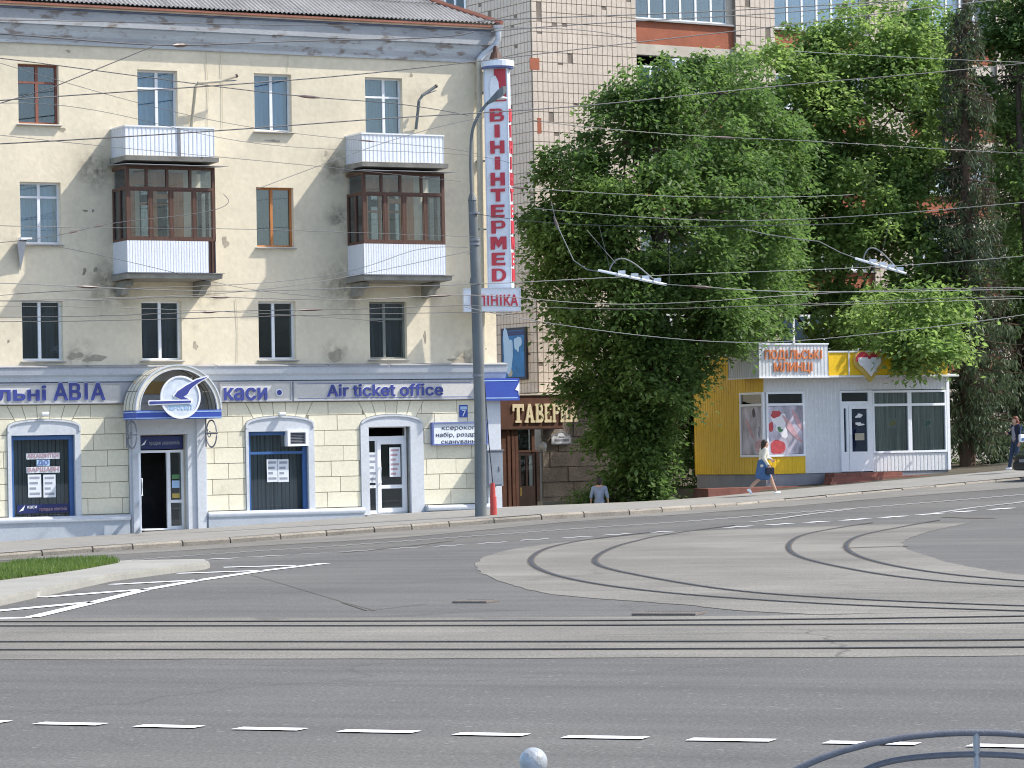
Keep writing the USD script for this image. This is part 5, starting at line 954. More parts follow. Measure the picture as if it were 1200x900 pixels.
for (p0, p1, mm) in ((971, 994.5, 'kiosk_yellow'), (994.5, 1111, 'kiosk_yellow')): part(kiosk, 'fascia_panel', slab(sbox(kx(p0, 430, FO) + .02, 3.76, kx(p1, 430, FO) - .02, kz(1000, 413, FO)), FO, FO + .1), mm)
part(kiosk, 'fascia_trim', [box(kx(971, 430, FO), KW + .1, FO - .03, FO + .12, kz(1000, 413, FO) + .002, kz(1000, 413, FO) + .05), box(kx(971, 430, FO), KW + .1, FO - .03, FO + .12, 3.70, 3.758), box(kx(994.5, 430, FO) - .018, kx(994.5, 430, FO) + .018, FO - .03, FO + .1, 3.76, kz(1000, 413, FO))], 'kiosk_white')
part(kiosk, 'soffit', box(-.4, KW + .1, FO + .121, -.001, 3.72, 3.78), 'kiosk_white'); part(kiosk, 'roof', box(-.03, KW + .05, FO + .125, KD, 4.45, 4.52), 'kiosk_white')
# kiosk sign box
SO = -.62; s0, s1 = kx(889.5, 423, SO), kx(970.5, 423, SO); sz0, sz1 = kz(930, 441, SO), kz(930, 404, SO)
t = T('kiosk_sign_box', 'white ribbed box sign ПОДІЛЬСЬКІ МЛИНЦІ with orange letters on the kiosk roof corner', 'sign', KF, (s0, SO, sz0))
sd = ky(853, 423, s0); part(t, 'ribbed_front', corrug(s0, s1, sz0, sz1, SO, .125, .018), 'kiosk_white'); part(t, 'ribbed_side', corrug(SO, sd, sz0, sz1, s0, .125, .018, axis='y'), 'grey_and_shaded_metal'); part(t, 'box', [box(s0 + .03, s1, SO + .03, sd, sz0 + .0, sz0 + .04), box(s0 + .03, s1, SO + .03, sd, sz1 - .04, sz1), box(s1 - .03, s1, SO + .02, sd, sz0 + .04, sz1 - .04)], 'kiosk_white')
part(t, 'trim', [box(s0 - .02, s1 + .02, SO - .025, SO + .03, sz1 + .001, sz1 + .05), box(s0 - .02, s1 + .02, SO - .025, SO + .03, sz0 - .05, sz0 - .001), box(s0 - .02, s0 + .02, SO + .031, sd, sz1 + .001, sz1 + .05), box(s0 - .02, s0 + .02, SO + .031, sd, sz0 - .05, sz0 - .001)], 'white_metal')
for s, p0, p1, py in (('ПОДІЛЬСЬКІ', 896, 964, 420.5), ('МЛИНЦІ', 906.5, 953, 435)): xx = kx(p0, py, SO); letters(t, s, xx, kz(930, py, SO), .27, SO - .01, 'orange_letter', width=kx(p1, py, SO) - xx, depth=.03, bold=True)
hx, hz = KF.xz(1019, 427, FO - .1); t = T('pancake_emblem', 'heart shaped pancake emblem in red, yellow and white on the yellow fascia', 'emblem', KF, (hx, FO - .1, hz - .4))
heart = unary_union([Point(hx - .24, hz + .12).buffer(.27), Point(hx + .24, hz + .12).buffer(.27), Polygon([(hx - .48, hz + .02), (hx + .48, hz + .02), (hx + .05, hz - .5)])]); part(t, 'back', slab(heart.buffer(.05), FO - .08, FO - .001), 'gold'); part(t, 'red_half', slab(heart.intersection(sbox(hx - 1, hz + .1, hx + .3, hz + 1)), FO - .1, FO - .0805), 'red_sign')
part(t, 'plate', slab(heart.buffer(-.08).intersection(sbox(hx - 1, hz - 1, hx + 1, hz + .22)), FO - .12, FO - .1005), 'print_white'); part(t, 'fork', [slab(LineString([(hx + .02, hz - .22), (hx + .3, hz + .2)]).buffer(.02), FO - .13, FO - .1205), slab(LineString([(hx + .22, hz - .22), (hx + .12, hz + .1)]).buffer(.02), FO - .14, FO - .1305)], 'silver')
# poster of pancakes behind the corner windows
t = T('food_poster', 'lilac food poster with strawberries filling the lower front corner window', 'poster', KF, (pa, .02, wz0 + .08)); pz0, pz1 = wz0 + .08, wzt - .05
part(t, 'sheet', box(pa, pb, .001, .009, pz0, pz1), 'poster_lilac'); wv = pb - pa
part(t, 'strawberry', slab(blob(pa + wv * .26, pz0 + .22, .26, .24, 2, rough=.12).intersection(sbox(pa, pz0, pb, pz1)), -.006, .0005), 'print_red'); part(t, 'strawberry', slab(blob(pa + wv * .22, pz1 - .25, .17, .12, 3, rough=.2).intersection(sbox(pa, pz0, pb, pz1)), -.006, .0005), 'print_red'); part(t, 'strawberry', slab(blob(pa + wv * .07, pz0 + .85, .1, .14, 5, rough=.15).intersection(sbox(pa, pz0, pb, pz1)), -.006, .0005), 'print_red')
part(t, 'mint_leaf', slab(blob(pa + wv * .33, pz0 + .76, .09, .08, 6, rough=.4), -.007, .0005), 'print_green'); part(t, 'cream', slab(blob(pa + wv * .34, pz0 + .95, .3, .3, 7, rough=.5).intersection(sbox(pa, pz0, pb, pz1)), -.003, .0005), 'print_white')
for k, (x_, z_, a_) in enumerate(((.62, .9, -50), (.75, .62, -42), (.85, 1.05, -60))): part(t, 'pancake_fold', slab(affinity.rotate(affinity.scale(Point(pa + wv * x_, pz0 + z_).buffer(.1), 4.0, .7), a_).intersection(sbox(pa, pz0, pb, pz1)), -.004 - .0006 * k, .0005), 'print_rose')
t = T('food_poster', 'lilac food poster with a dark glass filling the lower end corner window', 'poster', KF, (0, yl, pz0)); part(t, 'sheet', box(-.012, -.004, .1, yl - .08, pz0, pz1), 'poster_lilac')
part(t, 'dark_glass', side(blob(yl * .42, pz1 - .2, .09, .14, 4, rough=.1), -.018, -.0125), 'print_dark'); part(t, 'strawberry', side(blob(.32, pz0 + .25, .2, .22, 2, rough=.15), -.018, -.0125), 'print_rose'); part(t, 'pancake_fold', [side(affinity.rotate(affinity.scale(Point(yl * .6, pz0 + .8).buffer(.1), 4, .7), 55), -.016, -.0125)], 'print_rose'); part(t, 'mint_leaf', side(blob(.28, pz0 + .7, .06, .16, 6, rough=.3), -.018, -.0125), 'ink_grey')
for px, mm, lab in ((1046, 'gold', 'small yellow print hanging in the left of the two wide kiosk windows'), (1086, 'print_green', 'small green print hanging in the right of the two wide kiosk windows')):
    x, z = KF.xz(px, 496, .1); t = T('hanging_print', lab, 'print', KF, (x, .1, z - .2)); part(t, 'sheet', box(x - .2, x + .2, .1, .104, z - .16, z + .16), 'tan'); part(t, 'motif', slab(blob(x, z, .12, .09, 3), .092, .0995), mm)
# brick steps in front of the kiosk
st = T('kiosk_steps', 'red brick steps rising along the kiosk front to its door', 'steps', KF, (kx(945, 575), -.3, 0))
for k, (a, b, z) in enumerate(((966, 1046, .705), (955, 1070, .58), (945, 1090, .45))):
    xa, xb = kx(a, 565), kx(b, 565); y0 = -.55 - .4 * k
    for j in range(int((xb - xa) / .5) + 1):
        q0, q1 = xa + j * .5, min(xb, xa + (j + 1) * .5 - .008)
        if q1 - q0 > .05: part(st, 'step_slab', box(q0, q1, y0, y0 + .4 - .001 if k else -.045, -.3, z - .003 * (j % 2)), 'red_brick_step')
part(kiosk, 'brick_apron', [box(kx(812, 575), kx(947, 570) - .02, -.9, .0, -.9, .34)], 'red_brick_step')

# ------------------------------------------------------------------ street lamp and boxes by the kerb
pb_ = on_walk(563.5, 605); Yp = pb_[1]; LF = WF
t = T('street_lamp', 'grey steel street lamp pole with curved arm at the kerb before the ticket office', 'street lamp', WF, pb_)
P1, P2, P3 = at(562, 470, Yp), at(557.5, 330, Yp), at(553.5, 235, Yp)
part(t, 'pole', tube([pb_ - [0, 0, .2], P1, P2], [.158, .15, .138], 14), 'pole_grey', smooth=40); part(t, 'upper_pole', tube([P2 + [0, 0, -.02], P3], [.132, .112], 14), 'pole_grey', smooth=40); part(t, 'collar', tube([at(557.5, 332, Yp), at(557.4, 326, Yp)], [.165, .15], 14), 'pole_grey')
part(t, 'cone', tube([P3, at(552.8, 226, Yp)], [.125, .05], 12), 'pole_grey')
arm = curve([at(*p, Yp) for p in ((552.8, 228), (551.6, 200), (551.8, 172), (555, 148), (562, 133), (573, 119))], 24); part(t, 'arm', tube(arm, .04, 8), 'pole_grey', smooth=True)
h0, h1 = at(572, 121, Yp), at(593, 106, Yp); dv = h1 - h0; hd = [ (0, .06), (.25, .10), (.55, .15), (.85, .15), (1, .10)]
lm = trimesh.convex.convex_hull(np.vstack([h0 + dv * a + np.array([0, s_ * r * 1.1, q * r]) for a, r in hd for s_ in (-1, 1) for q in (-.5, 1)])); part(t, 'lamp_head', lm, 'pole_grey'); part(t, 'lamp_lens', ball(h0 + dv * .66 + [0, 0, -.09], (.2, .13, .05), 1), 'lamp_globe')
for py in (281, 286, 250, 440): c = at(555.5 + (py - 235) * .027 - .5, py, Yp); part(t, 'clamp', cyl(c[0], c[1], c[2] - .03, c[2] + .03, (.155 if py > 330 else .14), None, 12), 'iron')
qb = at(578.5, 606, Yp + .5); qb[2] = pb_[2]; q2 = at(577.5, 566, Yp + .5); t = T('cable_guard', 'red painted cable guard post beside the lamp pole foot', 'post', WF, qb); part(t, 'lower', cyl(qb[0], qb[1], qb[2] - .1, qb[2] + .5, .095, .09, 10), 'red_post'); part(t, 'upper', cyl(qb[0] - .01, qb[1], qb[2] + .5, q2[2], .08, .06, 10), 'red_post'); part(t, 'conduit', tube([q2, at(573, 520, Yp + .6), at(568, 450, Yp + .7)], .015, 5), 'wire_black')
a, b = MF.xz(571, 570, -.5), MF.xz(589, 528, -.5); t = T('switch_box', 'grey electrical switch box at the corner pilaster', 'electrical box', MF, (a[0], -.5, a[1])); part(t, 'case', box(a[0], b[0], -.5, -.11, a[1], b[1]), 'box_grey'); part(t, 'door', box(a[0] + .04, b[0] - .04, -.52, -.5005, a[1] + .05, b[1] - .05), 'box_grey'); part(t, 'rain_lip', box(a[0] - .03, b[0] + .03, -.54, -.1, b[1] + .001, b[1] + .03), 'iron'); part(t, 'handle', box(b[0] - .14, b[0] - .1, -.54, -.5205, (a[1] + b[1]) / 2 - .06, (a[1] + b[1]) / 2 + .06), 'iron')

# ------------------------------------------------------------------ foreground post and railing
bp = at(625, 900, 11.4); t = T('ball_post', 'short grey post with a shiny ball top in the foreground', 'bollard', WF, (bp[0], 11.4, 0)); bc = at(625, 892.5, 11.4)
part(t, 'ball', ball((bc[0], 11.4, bc[2]), .051, 4), 'post_grey', smooth=True); part(t, 'post', cyl(bc[0], 11.4, 0, bc[2] - .045, .032, .032, 16), 'post_grey', smooth=40); part(t, 'neck', cyl(bc[0], 11.4, bc[2] - .075, bc[2] - .042, .042, .036, 16), 'post_grey', smooth=40)
RY = 11.4; rc = at(1150, 900, RY); t = T('arched_railing', 'dark grey tubular arched railing in the lower right foreground', 'railing', WF, (rc[0], RY, 0))
def arch(px_pts, r): c = curve([at(*p, RY) for p in px_pts], 60); return tube(c, r, 10)
part(t, 'arch_rail', arch([(880, 960), (900, 925), (935, 901), (1000, 876.5), (1070, 863), (1140, 858.5), (1210, 862), (1280, 874), (1345, 898), (1390, 930), (1400, 962)], .0125), 'fence_grey', smooth=True)
part(t, 'arch_rail', arch([(965, 960), (985, 925), (1015, 902), (1075, 887.5), (1144, 884), (1215, 888), (1275, 902), (1310, 928), (1320, 962)], .0115), 'fence_grey', smooth=True)
for px in (1144,): c = at(px, 859, RY); part(t, 'upright', cyl(c[0], RY, .05, c[2], .0125, None, 10), 'post_grey', smooth=40)
for px in (880, 965, 1320, 1400): c = at(px, 958, RY); part(t, 'leg', cyl(c[0], RY, 0, c[2], .0125, None, 10), 'fence_grey', smooth=40)
c0, c1 = at(880, 960, RY), at(1400, 960, RY); part(t, 'lower_rail', tube([(c0[0], RY, .12), (c1[0], RY, .12)], .012, 8), 'fence_grey')

# ------------------------------------------------------------------ trees
def leaf_mesh(c, size, rng, droop=-.35, spread=.8, aspect=.62, az=None, flat_=.55):
    n = len(c); az = rng.uniform(0, 2 * np.pi, n) if az is None else az + rng.normal(0, .6, n); el = rng.normal(droop, spread * .6, n); d = np.stack([np.cos(az) * np.cos(el), np.sin(az) * np.cos(el), np.sin(el)], 1)
    up = rng.normal(0, flat_, (n, 3)) + [0, 0, 1]; s = np.cross(d, up); s /= np.linalg.norm(s, axis=1, keepdims=True) + 1e-9; nn = np.cross(s, d); L = (size * rng.uniform(.65, 1.3, n))[:, None]
    v = np.stack([c, c + d * L * .5 + s * L * aspect * .5 + nn * L * .08, c + d * L, c + d * L * .5 - s * L * aspect * .5 + nn * L * .08], 1).reshape(-1, 3); k = np.arange(n)[:, None] * 4
    return trimesh.Trimesh(v, np.vstack([k + [0, 1, 2], k + [0, 2, 3]]), process=False)
def crown_points(lobes, n_clump, n_leaf, rng, sig=.27, inner=.5, drop=.8):
    vol = np.array([np.prod(l[1]) ** .72 for l in lobes]); cnt = (n_clump * vol / vol.sum()).astype(int) + 2; cl = []
    for (C, R), m in zip(lobes, cnt):
        d = rng.normal(size=(m, 3)); d /= np.linalg.norm(d, axis=1, keepdims=True); cl.append(np.asarray(C) + d * R * ((inner + (1 - inner) * rng.random((m, 1)) ** .45) * np.where(rng.random((m, 1)) < .14, 1.16, 1.0)))
    cl = np.vstack(cl); nz = .6 * meshkit.noise(cl * 0.75, 5) + .4 * meshkit.noise(cl * 1.7, 9); cl = cl[nz > .38 + .10 * rng.random(len(cl))]
    k = (n_leaf * rng.uniform(.5, 1.4, len(cl))).astype(int); sg = sig * rng.uniform(.6, 1.35, len(cl)); P = np.repeat(cl, k, 0) + rng.normal(size=(k.sum(), 3)) * np.repeat(sg, k)[:, None] * [1, 1, .72]
    rr = np.abs(rng.normal(0, 1, len(P))); P[:, 2] -= drop * np.repeat(sg, k) * np.minimum(np.linalg.norm((P - np.repeat(cl, k, 0))[:, :2], axis=1) / np.repeat(sg, k), 3) ** 1.5 * .5; crown_points.az = np.arctan2(*((P - np.repeat(cl, k, 0))[:, 1::-1].T)); return cl, P
def tree(name, label, base, top, r0, lobes, n_clump, n_leaf, size, leaf, seed, bark='bark', lean=None, **kw):
    rng = np.random.default_rng(seed); t = T(name, label, 'tree', WF, base); base, top = np.array(base, float), np.array(top, float)
    s = np.linspace(0, 1, 9)[:, None]; tr = base + (top - base) * s + np.column_stack([np.sin(s[:, 0] * 5 + seed) * .12, np.cos(s[:, 0] * 4) * .1, s[:, 0] * 0]); tk = part(t, 'trunk', tube(tr, np.linspace(r0, r0 * .3, 9), 10), bark, smooth=True)
    cl, P = crown_points(lobes, n_clump, n_leaf, rng, **kw)
    for C, R in lobes:
        C = np.asarray(C); f = np.clip((C[2] - base[2]) / (top[2] - base[2]) - .25, .2, .95); a = base + (top - base) * f; mid = (a + C) / 2 + [0, 0, .25]
        c = curve([a, mid, C], 8); part(t, 'limb', tube(c, np.linspace(r0 * .42 * (1.1 - f), .025, 8), 6), bark, smooth=True)
    tw = []
    for q in cl[rng.permutation(len(cl))[:90]]:
        j = np.argmin([np.linalg.norm(q - np.asarray(C)) for C, _ in lobes]); C = np.asarray(lobes[j][0]); tw.append(tube([C, (C + q) / 2 + [0, 0, .1], q], [.03, .02, .008], 4))
    part(t, 'twigs', tw, bark, kind='stuff'); part(t, 'crown', leaf_mesh(P, size, rng, az=crown_points.az, flat_=.38), leaf, kind='stuff'); return t
def lobe(px, py, r, Y, ry=None, dy=1.0): s = Y / FPX; return (at(px, py, Y), np.array([r * s, r * s * dy, (ry or r) * s]))
A = 97.0
la = [lobe(765, 110, 40, A, 45), lobe(735, 165, 62, A, 60), lobe(800, 165, 70, A + 1, 60), lobe(672, 205, 44, A - .5, 42), lobe(700, 255, 70, A - 1, 55), lobe(650, 262, 38, A - 1, 34), lobe(780, 260, 90, A - 1.5, 80), lobe(860, 250, 80, A + .5, 75), lobe(665, 330, 48, A - 1, 36), lobe(720, 350, 72, A - 1.5, 60), lobe(800, 360, 85, A - 1, 70), lobe(870, 350, 60, A + 1, 60), lobe(698, 425, 50, A - .5, 48), lobe(755, 440, 70, A - 1, 66), lobe(825, 385, 46, A + 6, 40), lobe(735, 505, 46, A - .5, 50), lobe(748, 525, 44, A - .5, 58), lobe(746, 560, 40, A, 40), lobe(845, 110, 54, A + 2, 50), lobe(890, 300, 50, A + 3, 60), lobe(812, 500, 34, A + 7, 60), lobe(806, 440, 30, A + 7, 40), lobe(885, 170, 60, A + 4, 66), lobe(905, 235, 48, A + 5, 56), lobe(890, 390, 34, A + 6, 40)]
bA = at(758, 592, A); bA[2] = -.95
tree('broadleaf_tree', 'large dark drooping broadleaf tree between the granite wall and the yellow kiosk', bA, at(770, 140, A), .34, la, 1500, 125, .185, 'leaf_dark', 11)
Bd = 108.5
lb = [lobe(880, 90, 60, Bd - 2, 50), lobe(850, 190, 60, Bd - 3, 60), lobe(905, 160, 80, Bd - 1, 66), lobe(960, 150, 75, Bd - 1, 70), lobe(1000, 70, 70, Bd, 70), lobe(1050, 130, 75, Bd - .5, 80), lobe(1010, 220, 84, Bd - 1.5, 70), lobe(920, 240, 66, Bd - 1, 60), lobe(1075, 220, 55, Bd - 1, 60), lobe(955, 300, 60, Bd - 1.5, 50), lobe(1030, 300, 75, Bd - 2.5, 60), lobe(1090, 310, 44, Bd - 2.5, 55), lobe(1045, 375, 58, Bd - 4.5, 40), lobe(985, 375, 45, Bd - 2.5, 36), lobe(1082, 408, 40, Bd - 9.5, 22), lobe(1105, 385, 36, Bd - 9, 28), lobe(1060, 398, 30, Bd - 9.5, 14), lobe(1046, 366, 40, Bd - 8, 22), lobe(1085, 355, 46, Bd - 8, 30), lobe(880, 200, 60, Bd - 2, 60), lobe(900, 330, 44, Bd - 3, 44), lobe(1060, 30, 50, Bd, 50), lobe(940, 60, 30, Bd + .5, 36)]
bB = at(975, 545, Bd); bB[2] = .3
tree('broadleaf_tree', 'tall light green broadleaf tree spreading over the kiosk roof', bB, at(985, 120, Bd), .3, lb, 1300, 125, .20, 'leaf_light', 12, 'bark_brown')
Cd = 109.0
lc = [lobe(1185, 25, 40, Cd, 46), lobe(1195, 90, 52, Cd, 70), lobe(1182, 165, 40, Cd + .5, 56), lobe(1205, 210, 48, Cd, 60), lobe(1095, 95, 36, Cd + 5, 60), lobe(1215, 300, 40, Cd, 60), lobe(1085, 30, 40, Cd + 5, 40), lobe(1240, 30, 50, Cd, 60)]
bC = at(1215, 540, Cd); bC[2] = .9
tree('broadleaf_tree', 'mid green broadleaf tree rising behind the spruce at the right edge', bC, at(1195, 100, Cd), .25, lc, 420, 110, .20, 'leaf_mid', 13)
def spruce(label, px, Y, ytop, ybase, zb, seed, halfw, mat2):
    rng = np.random.default_rng(seed); base = at(px, ybase, Y); base[2] = zb; top = at(px - 4, ytop, Y); t = T('spruce_tree', label, 'tree', WF, base); H = top[2] - zb
    part(t, 'trunk', tube([base, base + (top - base) * .5, top], [.28, .2, .04], 10), 'bark_brown', smooth=True); br, nd, dry = [], [], []
    for k in range(64):
        f = .07 + .9 * k / 64; L = halfw * (1 - f) ** .7 * rng.uniform(.7, 1.15) + .25; p0 = base + (top - base) * f
        for j in range(5):
            a = rng.uniform(0, 2 * np.pi); d = np.array([math.cos(a), math.sin(a), 0]); s = np.linspace(0, 1, 7)[:, None]; c = p0 + d * L * s + np.array([0, 0, 1]) * (-.30 * L * s + .12 * L * s ** 2); br.append(tube(c, np.linspace(.03, .008, 7), 4))
            m = int(46 * L); q = rng.random(m) ** .8; P = p0 + d * L * q[:, None] + np.array([0, 0, 1]) * (-.30 * L * q + .12 * L * q ** 2)[:, None]; sd = np.array([-d[1], d[0], 0]); P = P + sd * (rng.normal(0, .22, m) * (.4 + .6 * q) * L * .5)[:, None]; P[:, 2] -= np.abs(rng.normal(0, .28, m)) ; (dry if (.55 < f < .97 and rng.random() < .30) or rng.random() < .06 else nd).append(P)
    part(t, 'branches', br, 'bark_brown', kind='stuff'); part(t, 'needles', leaf_mesh(np.vstack(nd), .24, rng, -.9, .6, .28), 'needle', kind='stuff'); part(t, 'dry_needles', leaf_mesh(np.vstack(dry), .22, rng, -1.0, .6, .22), mat2, kind='stuff')
spruce('dark drooping spruce with brown dry upper branches right of the kiosk', 1134, 105.5, -25, 552, .75, 21, 1.9, 'dry_needle')
spruce('shadowed spruce at the right edge behind the walking woman', 1196, 112.0, 20, 548, .9, 22, 2.3, 'needle')
def shrub(label, px, py, Y, rx, rz, leaf, seed, n=40):
    rng = np.random.default_rng(seed); c = at(px, py, Y); t = T('shrub', label, 'shrub', WF, (c[0], c[1], c[2] - rz)); cl, P = crown_points([(c, np.array([rx, rx * .7, rz]))], n, 60, rng, sig=.16, inner=.2); part(t, 'stems', [tube([(c[0], c[1], c[2] - rz * 1.1), q], [.02, .006], 4) for q in cl[:14]], 'bark'); part(t, 'foliage', leaf_mesh(P, .11, rng), leaf, kind='stuff')
shrub('pale leaved shrub in the shade left of the walking woman', 1168, 522, 106, .65, .75, 'shrub_leaf', 31); shrub('dark shrub under the spruce right of the kiosk corner', 1134, 525, 108, .8, .9, 'leaf_dark', 32)
shrub('low green shrub on the wall at the foot of the granite base', 690, 583, 96.6, .75, .3, 'leaf_mid', 33); shrub('dark shrub at the foot of the drooping tree beside the man', 728, 578, 97.5, .7, .5, 'leaf_dark', 34); shrub('dark shrub beneath the drooping tree left of the kiosk plinth', 800, 562, 102.5, 1.0, 1.1, 'leaf_dark', 35)
# grass of the traffic island
rg = np.random.default_rng(41); gx0, gy0, gx1, gy1 = gr.bounds; Q = np.column_stack([rg.uniform(max(gx0, -7.5), gx1, 26000), rg.uniform(gy0, gy1, 26000)])
import shapely
Q = Q[shapely.contains_xy(gr.buffer(.03), Q[:, 0], Q[:, 1])][:9000]; n = len(Q); hh_ = rg.uniform(.05, .13, n); ph = rg.uniform(0, 6.28, n); dx = np.column_stack([np.cos(ph), np.sin(ph)]) * .012; ln = np.column_stack([rg.normal(0, .03, n), rg.normal(0, .03, n)])
v = np.stack([np.column_stack([Q - dx, np.full(n, IZ + .01)]), np.column_stack([Q + dx, np.full(n, IZ + .01)]), np.column_stack([Q + ln, IZ + hh_])], 1).reshape(-1, 3)
single('grass', trimesh.Trimesh(v, np.arange(3 * n).reshape(-1, 3), process=False), 'grass_blade', 'short bright green grass on the traffic island', 'grass', kind='stuff')

# ------------------------------------------------------------------ overhead wires
def wire(label, pts, r=.011, mat='wire_black', fit=True, fittings=(), cat_='wire', name='overhead_wire'):
    P = np.array([at(*p) for p in pts]); c = curve(P, max(12, 8 * len(P))) if fit and len(P) > 2 else P
    r *= .75; t = T(name, label, cat_, WF, P[0]); part(t, 'strand', tube(c, r, 5), mat)
    for (px, py, L) in fittings:
        Q = np.array([ray(px, py)])[0]; j = int(np.argmin([np.linalg.norm(np.cross(q - EYEP, Q)) / np.linalg.norm(Q) / np.linalg.norm(q - EYEP) for q in c])); j = min(max(j, 1), len(c) - 2); d = c[j + 1] - c[j - 1]; d /= np.linalg.norm(d)
        part(t, 'insulator', [tube([c[j] - d * L / 2, c[j] - d * L * .2, c[j] + d * L * .2, c[j] + d * L / 2], [r * 1.2, r * 3.2, r * 3.2, r * 1.2], 7)], 'insulator')
w = wire
w('thick black cable climbing from the left edge to the roof corner of the flats', [(-40, 121, 30), (155, 107, 32), (300, 97, 33), (450, 84, 35), (600, 67, 37), (760, 48, 39), (900, 32, 41), (1030, 16, 43), (1230, -6, 46)], .0085)
w('thick black cable sloping gently across at the height of the top balconies', [(-40, 170.5, 30), (150, 160, 31), (300, 150, 32), (450, 139, 34), (600, 130, 36), (725, 120, 38), (900, 102, 40), (1000, 93, 42), (1240, 70, 45)], .0085)
w('dark cable running along the cornice with a clamp above the second window column', [(-30, 38, 70), (120, 49, 72), (205, 53, 74), (300, 50, 76), (450, 46, 80), (555, 37, 86)], .022, fittings=((207, 53, .5),))
w('thin black wire just under the gutter line on the left', [(-30, 23, 70), (150, 26, 74), (300, 29, 78), (420, 29, 84)], .014)
w('slanting black guy wire from the left window up to the cornice clamp', [(-20, 127, 70), (60, 103, 71), (180, 54, 73)], .016, fit=False)
w('wire with a dark turnbuckle between the third and fourth top windows', [(-20, 66, 60), (160, 89, 64), (300, 107, 67), (380, 115, 70), (548, 135, 80)], .014, fittings=((358, 113, 1.2),))
w('thin grey wire falling from the upper left to the right top balcony', [(-20, 68, 62), (160, 120, 66), (300, 150, 70), (440, 166, 74), (560, 181, 80)], .008, 'wire_grey', fittings=((435, 165, .7),))
w('thin grey wire falling from the left edge past the left top balcony', [(-20, 122, 60), (150, 137, 66), (300, 168, 72), (480, 178, 78), (600, 192, 84)], .008, 'wire_grey')
w('thin grey wire descending behind the left balcony parapet towards the right', [(-20, 156, 60), (150, 174, 64), (300, 188, 68), (450, 203, 74), (540, 213, 80)], .008, 'wire_grey')
w('thin grey wire rising from the middle windows to the vertical clinic sign', [(300, 222, 64), (380, 192, 68), (480, 158, 74), (566, 138, 80)], .009, 'wire_grey')
w('black wire crossing the red brick panel at the top of the flats', [(560, 25, 60), (600, 22.5, 62), (750, 17, 66), (900, 10, 70), (1100, -2, 75)], .016)
w('second black wire crossing the tiles below the topmost wire of the flats', [(575, 37, 60), (660, 30, 63), (760, 24, 66), (900, 16, 70), (1040, 3, 74)], .014)
w('slack wire dropping across the tiles to the top of the drooping tree', [(575, 33, 62), (660, 34, 66), (750, 50, 74)], .010)
w('grey wire over the drooping tree ending in a pale insulator rod', [(620, 140, 70), (700, 150, 72), (830, 160, 74), (900, 163, 76), (1060, 172, 80), (1240, 180, 86)], .011, 'wire_grey', fittings=((850, 161, .9), (1130, 176, .8)))
w('thin steel wire high across the light green tree on the right', [(930, 60, 80), (1000, 64, 82), (1100, 69, 84), (1240, 74, 88)], .011, 'wire_steel')
w('steel wire from the clinic sign across the upper part of the drooping tree', [(590, 219, 70), (640, 222, 72), (760, 229, 76), (900, 231, 80), (1000, 228, 84)], .010, 'wire_steel', fittings=((605, 220, .8),))
w('dark wire from the lamp pole over the middle of the drooping tree', [(556, 250, 80), (660, 262, 78), (850, 265, 76), (1000, 262, 76)], .011, 'wire_grey')
w('pale wire sweeping across the trees towards the upper right edge', [(625, 244, 66), (800, 257, 67), (900, 258, 68), (1050, 250, 69), (1240, 234, 71)], .010, 'wire_steel')
w('upper line of the second floor wire pair at the left balcony', [(-20, 264, 60), (130, 267, 62), (255, 268, 66), (400, 272, 70), (560, 277, 78)], .008, 'wire_grey')
w('wire with two small dark insulators left of the left glazed balcony', [(-20, 286, 60), (85, 272, 62), (130, 262, 64), (200, 254, 66), (262, 228, 70)], .009, fittings=((85, 272, .5), (115, 267, .5)))
w('thin diagonal wire below the left glazed balcony', [(60, 288, 62), (130, 302, 64), (215, 322, 66), (300, 340, 70), (420, 352, 74)], .008, 'wire_grey')
w('upper trolley wire across the front of the lower window row', [(-40, 331, 58), (100, 336, 60), (300, 341, 62), (420, 337, 63), (556, 333, 64), (700, 326, 66), (900, 318, 70), (1240, 296, 76)], .011, 'wire_steel', fittings=((92, 337, .5),))
w('second trolley wire rising towards the right just under the upper trolley wire', [(-40, 351, 58), (100, 340, 60), (300, 332, 62), (430, 312, 66), (548, 290, 74)], .009, 'wire_grey')
w('third wire rising to the lamp pole parallel to the second trolley wire', [(-40, 354, 60), (140, 349, 62), (300, 340, 65), (430, 320, 68), (548, 298, 76)], .009, 'wire_grey')
w('dark trolley wire with insulators crossing the lower window row', [(-40, 352, 58), (150, 350, 60), (240, 348, 62), (420, 351, 64), (556, 346, 66), (700, 356, 68), (900, 348, 70), (1045, 340, 73), (1240, 336, 78)], .011, 'wire_grey', fittings=((250, 347, .5), (525, 349, .6), (1115, 341, .5)))
w('dark trolley wire in front of the tops of the lowest upper windows', [(-40, 371, 58), (150, 369, 60), (300, 364, 62), (420, 362, 64), (556, 358, 66), (700, 362, 68), (900, 358, 70), (1045, 352, 73), (1240, 347, 78)], .010, fittings=((362, 371, .7), (252, 368, .4)))
w('lowest dark trolley wire in front of the third row of windows', [(-40, 377, 58), (150, 375, 60), (300, 371, 62), (556, 366, 66), (600, 366, 68)], .010)
w('faint wire just below the lowest trolley wire at the left', [(-40, 359, 60), (150, 361, 62), (300, 367, 64), (450, 377, 68)], .007, 'wire_grey')
w('pale cable sagging from the clinic plate over the kiosk sign to the right edge', [(545, 360, 74), (640, 378, 76), (760, 394, 78), (900, 401, 80), (985, 395, 81), (1070, 386, 82), (1240, 362, 86)], .013, 'wire_steel')
w('thin wire crossing the dark spruce above the kiosk', [(940, 358, 72), (1050, 355, 74), (1240, 348, 77)], .009, 'wire_grey')
w('short steel guy from the drooping tree down to the left overhead switch', [(646, 236, 64), (652, 262, 64), (672, 305, 63), (688, 316, 62.5), (702, 318, 62)], .013, 'wire_steel', fit=False, fittings=((652, 262, .4),))
